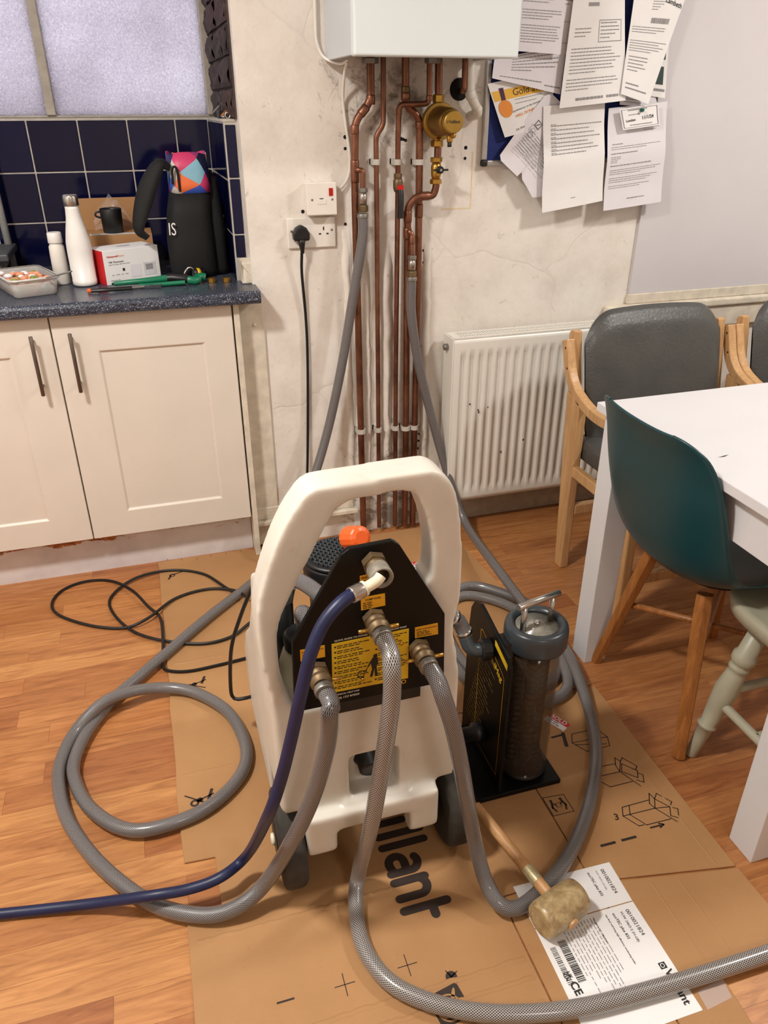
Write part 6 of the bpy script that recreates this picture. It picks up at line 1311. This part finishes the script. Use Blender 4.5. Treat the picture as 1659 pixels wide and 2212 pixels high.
MB().tube(spline([(.112, 2.535, 1.225), (.085, 2.528, 1.235), (.050, 2.520, 1.19), (.018, 2.515, 1.12), (.000, 2.51, 1.06), (.022, 2.512, 1.035)], .006), .02, 14, rfun=lambda t: .012 + .017 * math.sin(PI * min(1, t * 1.05)), sy=.55).build('strap', BLACKF, bg)
MB().tube(spline([(.115, 2.527, ZT + .27), (.118, 2.522, ZT + .31), (.126, 2.522, ZT + .318), (.132, 2.524, ZT + .305), (.133, 2.526, ZT + .25)], .004), .0035, 8).build('pull_loop', BLACKF, bg)
text_fit('IS', (0.0858,2.507,1.0411), (0.1062,2.507,1.0402), (0, 0, 1), PAPER, bg, hscale=1.5, lift=.001)
# tools
pl_ = thing('water_pump_pliers', 'green-handled pump pliers lying on the worktop edge', 'pliers', (.04, 2.43, ZT))
MB().tube(spline([(-0.092,2.4407,0.921), (-0.0548,2.4343,0.924), (0.0051,2.4333,0.926), (0.065,2.4453,0.927)], .006), .0105, 12, rfun=lambda t: .0065 + .0045 * t).build('handle', GREENP, pl_)
MB().tube(spline([(-0.0233,2.4051,0.917), (0.0297,2.4091,0.917), (0.0768,2.4101,0.918), (0.1106,2.4084,0.919)], .006), .0065, 12).build('handle', GREENP, pl_)
MB().tube([(0.0623,2.4462,0.927), (0.0759,2.4438,0.928), (0.113,2.4336,0.925), (0.1256,2.4203,0.924)], .0130, 12).build('grip_sleeve', BLACKP, pl_)
MB().tube([(0.1227,2.4193,0.923), (0.1382,2.4106,0.921), (0.1505,2.4251,0.923)], .0125, 12).build('jaw_grip', GREENP, pl_); MB().tube([(0.146,2.4325,0.926), (0.1636,2.4439,0.927), (0.1742,2.4419,0.924)], .0115, 12).build('jaw_grip', GREENP, pl_)
MB().cyl((-0.092,2.4407,0.921), (-0.0974,2.4442,0.92), .004, n=10).build('tip', BLACKP, pl_)
wr = thing('adjustable_wrench', 'black adjustable wrench with a red end cap in front of the flask', 'wrench', (-.06, 2.39, ZT))
MB().tube(spline([(-0.1571,2.3803,0.917), (-0.1137,2.3747,0.918), (-0.0432,2.3842,0.917)], .006), .0065, 12, sy=.7).build('handle', BLACKP, wr)
MB().cyl((-0.1659,2.3798,0.917), (-0.1558,2.3799,0.917), .0062, n=12).build('end_cap', ORANGE, wr)
MB().tube([(-0.0446,2.3897,0.916), (-0.0078,2.3985,0.916)], .0045, 10).build('shank', GREYMET, wr)
q = V((0.0159,2.4004,0.9155)); dr = V(1, .12, 0).normalized(); pr_ = V(-.12, 1, 0).normalized()
MB().prism([q + dr * x + pr_ * y + V(0, 0, -.005) for x, y in ((-.024, -.005), (-.010, -.011), (.022, -.013), (.026, -.008), (.004, -.003), (.004, .004), (.022, .007), (.020, .012), (-.008, .011), (-.024, .005))], (0, 0, .010)).build('jaw', DARKGREY, wr, bevel=.001)
for i, p in enumerate([(0.19,2.4182,0.911), (0.2338,2.4116,0.911)]):
    t = thing('brass_nut', ('brass compression nut on the worktop beside the green pliers' if i == 0 else 'brass compression nut on the worktop nearest the cream boxed-in block'), 'nut', (p[0], p[1] + .008, ZT), 'brass nuts on the worktop')
    MB().lathe((p[0], p[1] + .008, ZT), (p[0], p[1] + .008, ZT + .014), [(0, .0105), (.001, .0118), (.013, .0118), (.014, .0105), (.014, .0075), (.004, .0075)], 6, smooth=False, cap=False).build('hexagon', BRASS, t)
    MB().lathe((p[0], p[1] + .008, ZT + .001), (p[0], p[1] + .008, ZT + .013), [(0, .0076), (.012, .0076)], 16, cap=False).build('thread', DULLBRASS, t)
q = V((0.1368,2.4938,0.925))
pc2 = thing('pipe_cutter', 'black and yellow pipe cutter with a chrome loop in front of the cool bag', 'pipe cutter', (q.x, q.y, ZT))
MB().cyl((q.x + .004, q.y, ZT + .016), (q.x + .040, q.y + .01, ZT + .016), .0155, n=18, ch=.003).build('body', BLACKP, pc2)
MB().lathe((q.x + .016, q.y + .0033, ZT + .016), (q.x + .026, q.y + .006, ZT + .016), [(0, .0162), (.010, .0162)], 20).build('yellow_band', YELLOW, pc2)
MB().tube(spline([(q.x - .016, q.y - .004, ZT + .004), (q.x - .020, q.y - .003, ZT + .020), (q.x - .006, q.y - .001, ZT + .036), (q.x + .006, q.y, ZT + .030), (q.x + .006, q.y, ZT + .008)], .004), .0038, 8).build('chrome_loop', CHROME, pc2)
# drainer at the left end
dr_ = thing('dish_drainer', 'grey plastic dish drainer with round posts beside the lunch tub', 'dish rack', (-.52, 2.70, ZT))
for i, (x, y, z1) in enumerate(((-.405, 2.80, 1.36), (-.455, 2.60, 1.10), (-.70, 2.80, 1.36), (-.70, 2.60, 1.10))): MB().cyl((x, y, ZT), (x - (.01 if i == 0 else 0), y, z1), .0115, n=14).build('post', GREYPL, dr_)
MB().box((-.73, 2.585, .975), (-.385, 2.815, .996)).build('shelf', GREYDK, dr_, bevel=.004)
MB().box((-.72, 2.60, .935), (-.415, 2.79, .975)).build('tray', GREYPL, dr_, bevel=.006)
# clutter on the tiled ledge by the bricks
ZL2 = 1.3535
t = thing('hose_clip', 'small chrome ring clip lying on the tiled ledge by the bricks', 'clip', (.280, 2.462, ZL2)); MB().tube([(.286 + .007 * math.cos(a), 2.455, ZL2 + .009 + .007 * math.sin(a)) for a in [2 * PI * k / 16 for k in range(17)]], .0022, 8, cap=False).build('ring', CHROME, t); MB().cyl((.268, 2.46, ZL2 + .004), (.282, 2.458, ZL2 + .006), .003, n=10).build('screw', GREYMET, t)
t = thing('door_catch', 'black catch with a raised metal blade on the tiled ledge', 'catch', (.276, 2.56, ZL2)); MB().box((.268, 2.53, ZL2), (.282, 2.58, ZL2 + .02)).build('body', BLACKP, t, bevel=.002); MB().obox((.268, 2.56, ZL2 + .026), (.75, 0, .66), (0, 1, 0), (-.66, 0, .75), .020, .004, .0016).build('blade', GREYMET, t); MB().cyl((.276, 2.545, ZL2 + .02), (.277, 2.545, ZL2 + .066), .0016, n=8).build('pin', DARKGREY, t)
t = thing('wire_stub', 'short copper-coloured fitting on the tiled ledge', 'fitting', (.285, 2.50, ZL2)); MB().cyl((.272, 2.50, ZL2 + .004), (.288, 2.505, ZL2 + .018), .004, n=10).build('body', OAK, t); MB().sphere((.288, 2.505, ZL2 + .018), .0045, 10, 6).build('tip', DULLBRASS, t)
